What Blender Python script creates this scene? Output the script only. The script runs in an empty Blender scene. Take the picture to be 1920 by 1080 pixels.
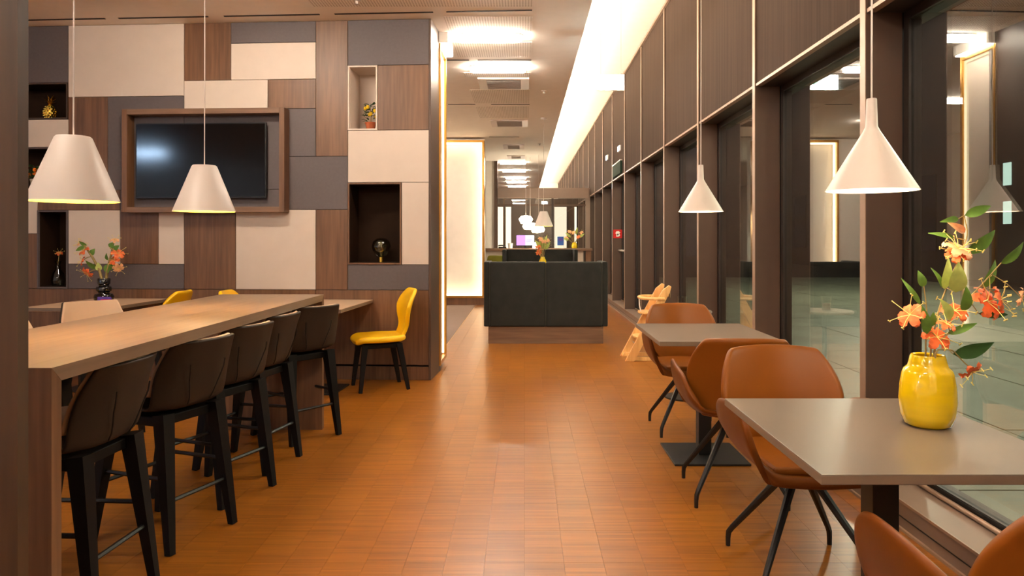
import bpy, bmesh, math, random
from mathutils import Vector, Matrix, Quaternion
random.seed(7)
C = bpy.context.scene.collection
S = bpy.context.scene
PI = math.pi
F, H, VX, VY = 1340.0, 1.3, 983.0, 450.0     # focal length in pixels, eye height, vanishing point of the aisle

# ------------------------------------------------------------------ camera, world, exposure
cd = bpy.data.cameras.new('camera'); cam = bpy.data.objects.new('camera', cd); C.objects.link(cam)
cam.location = (0, 0, H); cam.rotation_euler = (PI/2, 0, 0)
cd.sensor_width = 36.0; cd.lens = F/1920*36; cd.shift_x = (960-VX)/1920; cd.shift_y = (VY-540)/1920
cd.clip_start = 0.05; cd.clip_end = 200
S.camera = cam
w = bpy.data.worlds.new('night_sky'); S.world = w; w.use_nodes = True
w.node_tree.nodes['Background'].inputs[0].default_value = (0.02, 0.03, 0.045, 1)
w.node_tree.nodes['Background'].inputs[1].default_value = 0.25
S.view_settings.view_transform = 'Standard'; S.view_settings.look = 'None'
S.view_settings.gamma = 1.0; S.view_settings.use_curve_mapping = False
S.view_settings.exposure = 1.84
S.cycles.max_bounces = 8; S.cycles.diffuse_bounces = 6; S.cycles.glossy_bounces = 4
S.cycles.transparent_max_bounces = 12; S.cycles.caustics_reflective = True; S.cycles.blur_glossy = 1.0; S.cycles.caustics_refractive = False
S.cycles.sample_clamp_indirect = 12.0
for n_, p_ in enumerate(((7.0, 3.0, 4.6), (8.0, 9.0, 4.6), (8.0, 16.0, 4.6))):      # unseen lights without fixtures, added to brighten the plaza
    ld = bpy.data.lights.new('street_light', 'POINT'); ld.energy = 420; ld.color = (1, .98, .80); ld.shadow_soft_size = .25
    lo_ = bpy.data.objects.new('street_light', ld); C.objects.link(lo_); lo_.location = p_
STRIP, COVE, BULB, TRAY = 17.0, 15.0, 75.0, 2.3
WARM = (1.0, 0.87, 0.71); WARMER = (1.0, 0.80, 0.52); COVEC = (1.0, 0.86, 0.66)

# ------------------------------------------------------------------ materials
def lin(r, g, b):
    f = lambda c: (c/255/12.92) if c/255 <= .04045 else ((c/255+.055)/1.055)**2.4
    return (f(r), f(g), f(b), 1)
def newmat(name):
    m = bpy.data.materials.new(name); m.use_nodes = True
    nt = m.node_tree; return m, nt, nt.nodes['Principled BSDF']
def N(nt, t, **k):
    n = nt.nodes.new(t)
    for a, b in k.items(): setattr(n, a, b)
    return n
def L(nt, a, b): nt.links.new(a, b)
def coords(nt, scale, kind='Object'):
    tc = N(nt, 'ShaderNodeTexCoord'); mp = N(nt, 'ShaderNodeMapping'); mp.inputs['Scale'].default_value = scale
    L(nt, tc.outputs[kind], mp.inputs['Vector']); return mp.outputs[0]
def plain(name, col, rough=.5, metal=0, var=.06, scale=8, bump=.0, bscale=200, coat=0, spec=.5, sheen=0, sc3=None, trans=0, ior=1.45):
    m, nt, p = newmat(name)
    v = coords(nt, sc3 or (scale,)*3)
    no = N(nt, 'ShaderNodeTexNoise'); no.inputs['Scale'].default_value = 1; no.inputs['Detail'].default_value = 4
    L(nt, v, no.inputs['Vector'])
    r = N(nt, 'ShaderNodeValToRGB'); e = r.color_ramp.elements
    e[0].position = .3; e[1].position = .7
    e[0].color = tuple(c*(1-var) for c in col[:3])+(1,); e[1].color = tuple(min(1, c*(1+var)) for c in col[:3])+(1,)
    L(nt, no.outputs[0], r.inputs[0]); L(nt, r.outputs[0], p.inputs['Base Color'])
    p.inputs['Roughness'].default_value = rough; p.inputs['Metallic'].default_value = metal
    p.inputs['Specular IOR Level'].default_value = spec; p.inputs['Coat Weight'].default_value = coat
    p.inputs['Sheen Weight'].default_value = sheen
    p.inputs['Transmission Weight'].default_value = trans; p.inputs['IOR'].default_value = ior
    if bump:
        n2 = N(nt, 'ShaderNodeTexNoise'); n2.inputs['Scale'].default_value = 1; n2.inputs['Detail'].default_value = 3
        L(nt, coords(nt, (bscale,)*3), n2.inputs['Vector'])
        b = N(nt, 'ShaderNodeBump'); b.inputs['Strength'].default_value = bump; b.inputs['Distance'].default_value = .002
        L(nt, n2.outputs[0], b.inputs['Height']); L(nt, b.outputs[0], p.inputs['Normal'])
    return m
def wood(name, ca, cb, axis='Z', rough=.45, fine=60, coarse=9):
    m, nt, p = newmat(name)
    def sc(a, l): return {'X': (l, a, a), 'Y': (a, l, a), 'Z': (a, a, l)}[axis]
    n1 = N(nt, 'ShaderNodeTexNoise'); n1.inputs['Scale'].default_value = 1; n1.inputs['Detail'].default_value = 5; n1.inputs['Distortion'].default_value = .6
    L(nt, coords(nt, sc(coarse, .7)), n1.inputs['Vector'])
    n2 = N(nt, 'ShaderNodeTexNoise'); n2.inputs['Scale'].default_value = 1; n2.inputs['Detail'].default_value = 3
    L(nt, coords(nt, sc(fine, 2.2)), n2.inputs['Vector'])
    mx = N(nt, 'ShaderNodeMath', operation='MULTIPLY_ADD'); mx.inputs[1].default_value = .5
    a2 = N(nt, 'ShaderNodeMath', operation='MULTIPLY'); a2.inputs[1].default_value = .5
    L(nt, n1.outputs[0], a2.inputs[0]); L(nt, n2.outputs[0], mx.inputs[0]); L(nt, a2.outputs[0], mx.inputs[2])
    r = N(nt, 'ShaderNodeValToRGB'); e = r.color_ramp.elements
    e[0].position = .36; e[1].position = .64; e[0].color = ca; e[1].color = cb
    L(nt, mx.outputs[0], r.inputs[0]); L(nt, r.outputs[0], p.inputs['Base Color'])
    p.inputs['Roughness'].default_value = rough
    b = N(nt, 'ShaderNodeBump'); b.inputs['Strength'].default_value = .15; b.inputs['Distance'].default_value = .001
    L(nt, n2.outputs[0], b.inputs['Height']); L(nt, b.outputs[0], p.inputs['Normal'])
    return m
def emit(name, col, s):
    m = bpy.data.materials.new(name); m.use_nodes = True; nt = m.node_tree
    nt.nodes.remove(nt.nodes['Principled BSDF'])
    e = N(nt, 'ShaderNodeEmission'); e.inputs[0].default_value = tuple(col[:3])+(1,); e.inputs[1].default_value = s
    L(nt, e.outputs[0], nt.nodes['Material Output'].inputs[0]); return m
def glass(name, r0, tint, power=5.0):
    m = bpy.data.materials.new(name); m.use_nodes = True; nt = m.node_tree
    nt.nodes.remove(nt.nodes['Principled BSDF'])
    lw = N(nt, 'ShaderNodeLayerWeight'); lw.inputs[0].default_value = .5
    pw = N(nt, 'ShaderNodeMath', operation='POWER'); pw.inputs[1].default_value = power
    ma = N(nt, 'ShaderNodeMath', operation='MULTIPLY_ADD'); ma.inputs[1].default_value = 1-r0; ma.inputs[2].default_value = r0
    t = N(nt, 'ShaderNodeBsdfTransparent'); t.inputs[0].default_value = tint
    g = N(nt, 'ShaderNodeBsdfGlossy'); g.inputs['Roughness'].default_value = 0.0
    mx = N(nt, 'ShaderNodeMixShader')
    L(nt, lw.outputs['Facing'], pw.inputs[0]); L(nt, pw.outputs[0], ma.inputs[0]); L(nt, ma.outputs[0], mx.inputs[0])
    L(nt, t.outputs[0], mx.inputs[1]); L(nt, g.outputs[0], mx.inputs[2])
    L(nt, mx.outputs[0], nt.nodes['Material Output'].inputs[0]); return m
BX, BY = .16, .32
def parquet():
    m, nt, p = newmat('industrial_parquet')
    tc = N(nt, 'ShaderNodeTexCoord'); sp = N(nt, 'ShaderNodeSeparateXYZ'); L(nt, tc.outputs['Object'], sp.inputs[0])
    def fl(o, s):
        d = N(nt, 'ShaderNodeMath', operation='DIVIDE'); d.inputs[1].default_value = s; L(nt, o, d.inputs[0])
        f = N(nt, 'ShaderNodeMath', operation='FLOOR'); L(nt, d.outputs[0], f.inputs[0]); return f.outputs[0], d.outputs[0]
    bx, _ = fl(sp.outputs[0], BX); by, _ = fl(sp.outputs[1], BY); sy, dy = fl(sp.outputs[1], BY/20)
    def white(x, y):
        c = N(nt, 'ShaderNodeCombineXYZ'); L(nt, x, c.inputs[0]); L(nt, y, c.inputs[1])
        a = N(nt, 'ShaderNodeVectorMath', operation='ADD'); a.inputs[1].default_value = (.5, .5, .5); L(nt, c.outputs[0], a.inputs[0])
        wn = N(nt, 'ShaderNodeTexWhiteNoise', noise_dimensions='2D'); L(nt, a.outputs[0], wn.inputs[0]); return wn.outputs[0]
    stick = white(bx, sy); block = white(bx, by)
    g = N(nt, 'ShaderNodeTexNoise'); g.inputs['Scale'].default_value = 1; g.inputs['Detail'].default_value = 3
    mp = N(nt, 'ShaderNodeMapping'); mp.inputs['Scale'].default_value = (6, 260, 1)
    L(nt, tc.outputs['Object'], mp.inputs[0]); L(nt, mp.outputs[0], g.inputs['Vector'])
    def mad(a, k, b):
        n = N(nt, 'ShaderNodeMath', operation='MULTIPLY_ADD'); L(nt, a, n.inputs[0]); n.inputs[1].default_value = k
        if b is None: n.inputs[2].default_value = 0
        else: L(nt, b, n.inputs[2])
        return n.outputs[0]
    v = mad(stick, .24, mad(block, .08, mad(g.outputs[0], .68, None)))
    r = N(nt, 'ShaderNodeValToRGB'); e = r.color_ramp.elements
    e[0].position = .15; e[1].position = .85; e[0].color = lin(102, 55, 10); e[1].color = lin(174, 106, 27)
    L(nt, v, r.inputs[0])
    # dark joint between the sticks
    fr = N(nt, 'ShaderNodeMath', operation='FRACT'); L(nt, dy, fr.inputs[0])
    lt = N(nt, 'ShaderNodeMath', operation='LESS_THAN'); lt.inputs[1].default_value = .06; L(nt, fr.outputs[0], lt.inputs[0])
    mx = N(nt, 'ShaderNodeMix', data_type='RGBA'); k = N(nt, 'ShaderNodeMath', operation='MULTIPLY'); k.inputs[1].default_value = .45
    L(nt, lt.outputs[0], k.inputs[0]); L(nt, k.outputs[0], mx.inputs['Factor']); L(nt, r.outputs[0], mx.inputs['A'])
    mx.inputs['B'].default_value = lin(95, 48, 18)
    L(nt, mx.outputs['Result'], p.inputs['Base Color'])
    p.inputs['Roughness'].default_value = .30; p.inputs['Specular IOR Level'].default_value = .55
    b = N(nt, 'ShaderNodeBump'); b.inputs['Strength'].default_value = .10; b.inputs['Distance'].default_value = .001
    L(nt, v, b.inputs['Height']); L(nt, b.outputs[0], p.inputs['Normal'])
    return m
def perforated():
    m, nt, p = newmat('perforated_board')
    tc = N(nt, 'ShaderNodeTexCoord'); sp = N(nt, 'ShaderNodeVectorMath', operation='FRACTION')
    sc = N(nt, 'ShaderNodeVectorMath', operation='SCALE'); sc.inputs['Scale'].default_value = 40
    L(nt, tc.outputs['Object'], sc.inputs[0]); L(nt, sc.outputs[0], sp.inputs[0])
    sub = N(nt, 'ShaderNodeVectorMath', operation='SUBTRACT'); sub.inputs[1].default_value = (.5, .5, 0); L(nt, sp.outputs[0], sub.inputs[0])
    ml = N(nt, 'ShaderNodeVectorMath', operation='MULTIPLY'); ml.inputs[1].default_value = (1, 1, 0); L(nt, sub.outputs[0], ml.inputs[0])
    ln = N(nt, 'ShaderNodeVectorMath', operation='LENGTH'); L(nt, ml.outputs[0], ln.inputs[0])
    lt = N(nt, 'ShaderNodeMath', operation='LESS_THAN'); lt.inputs[1].default_value = .27; L(nt, ln.outputs['Value'], lt.inputs[0])
    mx = N(nt, 'ShaderNodeMix', data_type='RGBA'); mx.inputs['A'].default_value = lin(244, 238, 230); mx.inputs['B'].default_value = lin(178, 166, 152)
    L(nt, lt.outputs[0], mx.inputs['Factor']); L(nt, mx.outputs['Result'], p.inputs['Base Color']); p.inputs['Roughness'].default_value = .8
    return m
def ribbed(name, col, freq):
    m, nt, p = newmat(name)
    no = N(nt, 'ShaderNodeTexNoise'); no.inputs['Scale'].default_value = 1; no.inputs['Detail'].default_value = 3
    L(nt, coords(nt, (freq, freq, .6)), no.inputs['Vector'])
    r = N(nt, 'ShaderNodeValToRGB'); e = r.color_ramp.elements; e[0].position = .35; e[1].position = .65
    e[0].color = tuple(c*.86 for c in col[:3])+(1,); e[1].color = tuple(c*1.1 for c in col[:3])+(1,)
    L(nt, no.outputs[0], r.inputs[0]); L(nt, r.outputs[0], p.inputs['Base Color']); p.inputs['Roughness'].default_value = .85; p.inputs['Specular IOR Level'].default_value = .08
    return m

M = dict(
    parquet=parquet(), perf=perforated(),
    carpet=plain('grey_carpet', lin(138, 118, 108), .95, var=.15, scale=60, bump=.4),
    slab=plain('dark_screed', lin(60, 34, 16), .8),
    white=plain('white_paint', lin(246, 240, 232), .8, var=.02),
    white_lacquer=plain('white_lacquer', lin(214, 202, 194), .4, var=.01),
    cream=plain('cream_panel', lin(206, 190, 176), .55, var=.02, bump=.12, bscale=400),
    grey=plain('grey_linen_panel', lin(92, 82, 82), .6, var=.06, scale=40, bump=.15, bscale=500),
    wood=wood('walnut_panel', lin(88, 58, 37), lin(122, 85, 57), 'Z', .45, 40, 6),
    wood_y=wood('walnut_bar_top', lin(116, 94, 76), lin(140, 116, 96), 'Y', .36, 40, 6),
    wood_x=wood('walnut_horizontal', lin(100, 72, 54), lin(130, 98, 74), 'X', .45, 40, 6),
    wood_dark=wood('dark_walnut', lin(54, 36, 20), lin(74, 50, 29), 'Z', .45, 40, 6),
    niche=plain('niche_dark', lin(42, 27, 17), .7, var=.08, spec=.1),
    brown=plain('bronze_metal', lin(80, 60, 48), .45, metal=.0, var=.03),
    brown_edge=plain('bronze_edge', lin(160, 134, 116), .4, metal=.3, var=.02),
    frame=plain('dark_window_frame', lin(46, 36, 31), .45, var=.03),
    gasket=plain('rubber_gasket', lin(14, 11, 10), .5, var=.02),
    clad=ribbed('ribbed_bronze_fabric', lin(72, 58, 50), 34),
    sill=plain('bronze_sill', lin(128, 108, 96), .35, var=.03),
    gold=plain('gold_frame', lin(196, 142, 62), .3, metal=.75, var=.04),
    tabletop=plain('taupe_laminate', lin(104, 92, 82), .32, var=.02, bump=.03, bscale=600),
    taupe_edge=plain('taupe_edge', lin(118, 100, 84), .4, var=.02),
    black=plain('black_powder_coat', lin(22, 19, 18), .45, var=.05),
    leg_wood=plain('black_stained_wood', lin(15, 10, 8), .6, spec=.2, var=.1, sc3=(40, 40, 3)),
    tan=plain('tan_leather', lin(124, 68, 14), .42, var=.05, scale=5, bump=.06, bscale=350, spec=.25),
    tan_out=plain('tan_leather_back', lin(108, 57, 13), .45, var=.05, scale=5, bump=.06, bscale=350, spec=.2),
    taupe=plain('taupe_leather', lin(52, 41, 33), .5, spec=.2, var=.06, scale=6, bump=.08, bscale=350),
    beige=plain('beige_leather', lin(196, 164, 134), .5, var=.04, scale=6, bump=.06, bscale=350),
    yellow=plain('yellow_leather', lin(246, 190, 10), .4, var=.03, scale=6, bump=.05, bscale=350),
    vase_y=plain('yellow_glaze', lin(222, 186, 8), .16, var=.05, sc3=(3, 3, 60), coat=.5),
    velvet=plain('black_green_velvet', lin(25, 25, 19), .75, var=.4, scale=7, sheen=.06, bump=.15),
    velvet_pipe=plain('velvet_piping', lin(58, 56, 46), .7, var=.1),
    screen=plain('tv_glass', lin(8, 6, 6), .10, var=.02, coat=0, spec=.4),
    plastic=plain('black_plastic', lin(16, 14, 15), .35, var=.03),
    highwood=wood('beech', lin(214, 158, 92), lin(240, 192, 124), 'Z', .4, 40, 8),
    red=plain('red_sign', lin(206, 30, 24), .4, var=.02),
    signwhite=plain('sign_white', lin(240, 236, 232), .5, var=.01),
    darkgreen=plain('dark_green_sign', lin(20, 48, 34), .8, var=.05),
    goldshine=plain('polished_gold', lin(250, 206, 90), .22, metal=1, var=.05),
    terracotta=plain('terracotta', lin(176, 92, 54), .7, var=.08),
    potcream=plain('cream_pot', lin(214, 196, 172), .5),
    leaf=plain('leaf_green', lin(92, 128, 48), .5, var=.25, scale=30),
    leaf_pale=plain('leaf_pale_green', lin(170, 184, 96), .5, var=.2, scale=30),
    leaf_dark=plain('leaf_dark', lin(48, 84, 34), .5, var=.2, scale=30),
    stem=plain('stem_green', lin(150, 128, 76), .6, var=.15, scale=40),
    petal=plain('petal_orange', lin(240, 112, 58), .55, var=.25, scale=45),
    petal_pale=plain('petal_peach', lin(240, 176, 130), .55, var=.2, scale=45),
    stamen=plain('stamen_yellow', lin(226, 206, 120), .5),
    lemon=plain('lemon', lin(240, 200, 20), .4), orange=plain('orange_fruit', lin(232, 120, 30), .4),
    blackglass=plain('black_glass', lin(10, 9, 12), .06, var=.02, coat=1),
    smoke=glass('smoked_glass', .10, (.62, .62, .52, 1), 3),
    clear=glass('clear_glass', .06, (.95, .96, .95, 1), 4),
    pane=glass('window_glass', .22, (.80, .82, .78, 1), 4.0),
    silver=plain('silvered_glass', lin(150, 150, 120), .12, metal=.9, var=.3, scale=60), juice=plain('red_drink', lin(120, 26, 30), .2),
    purple=plain('purple_print', lin(86, 60, 150), .4, var=.03), pink=plain('magenta_print', lin(206, 44, 96), .4, var=.03),
    blue=plain('blue_print', lin(40, 82, 160), .4, var=.1), olive=plain('olive_green_leather', lin(150, 150, 52), .5),
    paving=plain('plaza_paving', lin(140, 142, 122), .5, var=.18, scale=1.4),
    facade=plain('dark_facade', lin(44, 40, 38), .7, var=.1),
    steel=plain('brushed_steel', lin(200, 190, 180), .3, metal=.8),
    slotdark=plain('slot_dark', lin(26, 18, 14), .7), led_white=plain('led_diffuser_side', lin(240, 236, 230), .4),
    e_strip=emit('led_ceiling', WARM, STRIP), e_cove=emit('led_cove', COVEC, COVE), e_bulb=emit('bulb_glow', WARMER, BULB),
    e_tray=emit('led_tray', (1, .76, .44), TRAY), e_halo=emit('led_halo', (1, .86, .70), 100.0), e_side=emit('led_side', (1, .80, .5), 1.3), shade_in=plain('yellow_lining', lin(240, 206, 90), .5, var=.01), e_cool=emit('led_cool', (.50, .72, 1.0), 60.0),
    e_exit=emit('exit_lit', (.86, 1.0, .95), 9.0), e_exit2=emit('exit_picto', (.35, 1.0, .6), 3.0),
    e_monitor=emit('screen_lilac', (.74, .36, .95), .40), e_monitor2=emit('screen_white', (.95, .93, .95), .42),
    e_win=emit('far_window', (.7, .95, .85), .5), e_lamp=emit('lamp_globe', (1, .85, .6), 9.0), e_street=emit('street_lamp', (1.0, .98, .78), 800.0),
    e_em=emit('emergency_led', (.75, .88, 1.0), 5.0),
)

# ------------------------------------------------------------------ mesh helpers
def mesh_from(name, verts, faces, smooth=False):
    me = bpy.data.meshes.new(name); me.from_pydata([tuple(v) for v in verts], [], faces); me.update()
    bm = bmesh.new(); bm.from_mesh(me); bmesh.ops.recalc_face_normals(bm, faces=bm.faces); bm.to_mesh(me); bm.free()
    if smooth: me.polygons.foreach_set('use_smooth', [True]*len(me.polygons))
    return me
class MB:
    def __init__(s): s.v = []; s.f = []; s.sm = []
    def add(s, vs, fs, smooth=False):
        b = len(s.v); s.v += [Vector(v) for v in vs]; s.f += [tuple(i+b for i in f) for f in fs]; s.sm += [smooth]*len(fs); return s
    def box(s, x0, x1, y0, y1, z0, z1):
        return s.add([(x0,y0,z0),(x1,y0,z0),(x1,y1,z0),(x0,y1,z0),(x0,y0,z1),(x1,y0,z1),(x1,y1,z1),(x0,y1,z1)],
                     [(0,3,2,1),(4,5,6,7),(0,1,5,4),(1,2,6,5),(2,3,7,6),(3,0,4,7)])
    def prism(s, pts, a, b, axis='z'):                     # extrude a polygon
        n = len(pts); mk = {'z': lambda p, t: (p[0], p[1], t), 'y': lambda p, t: (p[0], t, p[1]), 'x': lambda p, t: (t, p[0], p[1])}[axis]
        return s.add([mk(p, a) for p in pts]+[mk(p, b) for p in pts],
                     [tuple(range(n)), tuple(range(2*n-1, n-1, -1))]+[(i, (i+1) % n, n+(i+1) % n, n+i) for i in range(n)])
    def lathe(s, prof, c=(0,0,0), n=32, closed=False):
        k = len(prof); vs = []; fs = []
        for r, z in prof:
            for i in range(n):
                a = 2*PI*i/n; vs.append((c[0]+r*math.cos(a), c[1]+r*math.sin(a), c[2]+z))
        for j in range(k-1+(1 if closed else 0)):
            j2 = (j+1) % k
            for i in range(n):
                fs.append((j*n+i, j*n+(i+1) % n, j2*n+(i+1) % n, j2*n+i))
        if not closed:
            if prof[0][0] > 1e-6: fs.append(tuple(range(n-1, -1, -1)))
            if prof[-1][0] > 1e-6: fs.append(tuple((k-1)*n+i for i in range(n)))
        return s.add(vs, fs, True)
    def tube(s, pts, rad, n=8, cap=True, sq=False):
        pts = [Vector(p) for p in pts]; k = len(pts)
        rr = rad if isinstance(rad, (list, tuple)) else [rad]*k
        vs = []; fs = []; up = Vector((0, 0, 1))
        t0 = (pts[1]-pts[0]).normalized()
        nrm = t0.cross(up) if abs(t0.dot(up)) < .95 else t0.cross(Vector((1, 0, 0)))
        nrm.normalize(); pt = t0
        for j in range(k):
            t = ((pts[min(j+1, k-1)]-pts[max(j-1, 0)])).normalized()
            nrm = pt.rotation_difference(t) @ nrm; pt = t; bn = t.cross(nrm)
            for i in range(n):
                a = 2*PI*(i+(.5 if sq else 0))/n
                vs.append(pts[j]+(nrm*math.cos(a)+bn*math.sin(a))*rr[j])
        for j in range(k-1):
            for i in range(n): fs.append((j*n+i, j*n+(i+1) % n, (j+1)*n+(i+1) % n, (j+1)*n+i))
        if cap: fs += [tuple(range(n-1, -1, -1)), tuple((k-1)*n+i for i in range(n))]
        return s.add(vs, fs, n > 4)
    def sphere(s, c, r, n=12, sz=1.0):
        m = n//2; prof = [(max(1e-7, r*math.sin(PI*i/m)), -r*sz*math.cos(PI*i/m)) for i in range(m+1)]
        return s.lathe(prof, c, n)
    def build(s, name, mat, parent=None, bevel=0, seg=2, loc=None):
        me = bpy.data.meshes.new(name); me.from_pydata([tuple(v) for v in s.v], [], s.f); me.update()
        bm = bmesh.new(); bm.from_mesh(me)
        bmesh.ops.remove_doubles(bm, verts=bm.verts, dist=1e-6)
        bmesh.ops.recalc_face_normals(bm, faces=bm.faces)
        if bevel: bmesh.ops.bevel(bm, geom=list(bm.edges), offset=bevel, segments=seg, affect='EDGES', profile=.5, clamp_overlap=True)
        bm.to_mesh(me); bm.free()
        if any(s.sm):
            me.polygons.foreach_set('use_smooth', [True]*len(me.polygons))
            try: me.set_sharp_from_angle(angle=math.radians(40))
            except Exception: pass
        o = bpy.data.objects.new(name, me); C.objects.link(o)
        if mat: me.materials.append(M[mat] if isinstance(mat, str) else mat)
        if parent: o.parent = parent
        if loc: o.location = loc
        return o
def shell(name, grid, mat, parent, thick=.02, sub=2, offset=0, rim=None):      # a grid of points turned into a thick smooth shell
    R, K = len(grid), len(grid[0]); vs = [p for row in grid for p in row]
    fs = [(i*K+j, i*K+j+1, (i+1)*K+j+1, (i+1)*K+j) for i in range(R-1) for j in range(K-1)]
    me = bpy.data.meshes.new(name); me.from_pydata([tuple(v) for v in vs], [], fs); me.update()
    o = bpy.data.objects.new(name, me); C.objects.link(o); mats = mat if isinstance(mat, (list, tuple)) else [mat]
    for m in mats: me.materials.append(M[m])
    md = o.modifiers.new('thickness', 'SOLIDIFY'); md.thickness = thick; md.offset = offset
    if len(mats) > 1: md.material_offset = 1; md.material_offset_rim = 1 if rim is None else rim
    sd = o.modifiers.new('round', 'SUBSURF'); sd.levels = sub; sd.render_levels = sub
    dg = bpy.context.evaluated_depsgraph_get(); nm = bpy.data.meshes.new_from_object(o.evaluated_get(dg))
    o.modifiers.clear(); o.data = nm; nm.polygons.foreach_set('use_smooth', [True]*len(nm.polygons))
    if parent: o.parent = parent
    return o
def box(name, x0, x1, y0, y1, z0, z1, mat, parent=None, bevel=0):
    return MB().box(min(x0,x1), max(x0,x1), min(y0,y1), max(y0,y1), min(z0,z1), max(z0,z1)).build(name, mat, parent, bevel)
def tag(o, label=None, cat=None, group=None, kind=None):
    if label: o['label'] = label
    if cat: o['category'] = cat
    if group: o['group'] = group
    if kind: o['kind'] = kind
    return o
def thing(name, label, cat, loc=(0,0,0), rz=0, group=None):
    o = bpy.data.objects.new(name, None); o.empty_display_size = .1; C.objects.link(o)
    o.location = loc; o.rotation_euler = (0, 0, rz); return tag(o, label, cat, group)
def dup(root, loc, rz, label, group=None):
    r = root.copy(); C.objects.link(r); r.location = loc; r.rotation_euler = (0, 0, rz); r['label'] = label
    if group: r['group'] = group
    for ch in list(root.children):
        c = ch.copy(); C.objects.link(c); c.parent = r
        for g in list(ch.children):
            d = g.copy(); C.objects.link(d); d.parent = c
    return r
def struct(o): o['kind'] = 'structure'; return o
def at(px, py, Y): return Vector(((px-VX)/F*Y, Y, H-(py-VY)/F*Y))
def onz(px, py, z): Y = F*(H-z)/(py-VY); return Vector(((px-VX)/F*Y, Y, z))

# ------------------------------------------------------------------ room shell
CZ = 3.351; UZ = 4.17; XW = 1.695; XE = .583
YB, YE, XL = -5.0, 36.0, -11.5
floor = struct(box('floor', XL, XW, YB, YE, -.12, -.008, 'slab'))
# industrial parquet: blocks of thin sticks; the ones that show largest are parts, the rest one stuff part
cand = []
ix0, ix1 = int(XL/BX), int(math.floor(XW/BX))
for i in range(-34, ix1+1):
    for j in range(int(-1/BY), int(20/BY)):
        x, y = i*BX, j*BY
        if x < -.97 and 7.6 < y < 14.5: continue
        cand.append((x, y))
def block_rank(c):
    x, y = c; X, Y = x+BX/2, y+BY/2
    px, py = VX+X/max(Y, .1)*F, VY+H/max(Y, .1)*F
    out = Y < 2.4 or py > 1110 or px < 120 or X < -1.45 or X > XW
    return (1 if out else 0, Y)
cand.sort(key=block_rank)
def block_mb(mb, x, y):
    g = .0004; x1 = min(x+BX, XW); 
    return mb.box(x+g, x1-g, y+g, y+BY-g, -.008, 0)
for x, y in cand[:300]:
    block_mb(MB(), x, y).build('parquet_block', 'parquet', floor)
rest = MB()
for x, y in cand[300:]: block_mb(rest, x, y)
rest.box(XL, -34*BX, YB, 7.6, -.008, 0); rest.box(-34*BX, XW, YB, -1.0, -.008, 0); rest.box(-.96, XW, 19.84, YE, -.008, 0)
o = rest.build('parquet_field', 'parquet', floor); o['kind'] = 'stuff'
box('carpet', -7, -.96, 7.6, YE, -.008, .0, 'carpet', floor)
box('carpet_edge', -.965, -.955, 7.6, 14.4, -.004, .002, 'gold', floor)

ceiling = struct(box('ceiling', XL, XE, YB, YE, CZ, CZ+.07, 'white'))
box('upper_ceiling', .2, 2.15, YB, YE, UZ, UZ+.08, 'white', ceiling)
box('cove_upstand', .2, .26, YB, YE, CZ+.07, UZ, 'white', ceiling)
box('cove_lip', XE-.02, XE, YB, YE, CZ+.07, CZ+.12, 'white', ceiling)
k = 0
y = YB
while y < YE-.5:
    box('cove_led', .42, .50, y+.02, min(y+3.0, YE)-.02, CZ+.10, CZ+.115, 'e_cove', ceiling); y += 3.0
# perforated acoustic fields and linear slots
for (y0, y1) in ((5.2, 6.28), (6.55, 7.0), (7.4, 8.0), (8.75, 8.95), (9.75, 10.7), (10.95, 12.0)):
    if y0 < 6: box('acoustic_panel', -1.85, .08, y0, y1, CZ-.004, CZ, 'perf', ceiling)
    else: box('acoustic_panel', -.74, .08, y0, y1, CZ-.004, CZ, 'perf', ceiling)
A = math.radians(3.5)
def slot(x0, x1, y, tilt=True):
    f = (lambda x: y-(x+.4)*math.tan(A)) if tilt else (lambda x: y)
    MB().prism([(x0, f(x0)), (x1, f(x1)), (x1, f(x1)+.024), (x0, f(x0)+.024)], CZ-.005, CZ).build('air_slot', 'slotdark', ceiling)
for (x0, x1) in ((-.70, .07), (-1.72, -.82), (-2.75, -1.86), (-3.75, -2.9), (-4.75, -3.88), (-5.8, -4.9)): slot(x0, x1, 6.39)
for (x0, x1) in ((-.88, -.63), (-.53, .08)): slot(x0, x1, 8.13, False)
for (x0, x1) in ((-1.15, -.74), (-.5, .08)): slot(x0, x1, 10.78, False)
for (x0, x1) in ((-.7, -.1),): slot(x0, x1, 14.2, False)

struct(box('wall_left', XL-.1, XL, YB, 8, 0, CZ, 'white'))
struct(box('wall_front', XL, 2.2, YB-.1, YB, 0, UZ, 'white'))
struct(box('wall_end', -7, 2.2, YE, YE+.1, 0, UZ, 'white'))
struct(box('wall_alcove', -4.6, -4.5, 7.6, YE, 0, CZ, 'cream'))

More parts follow.
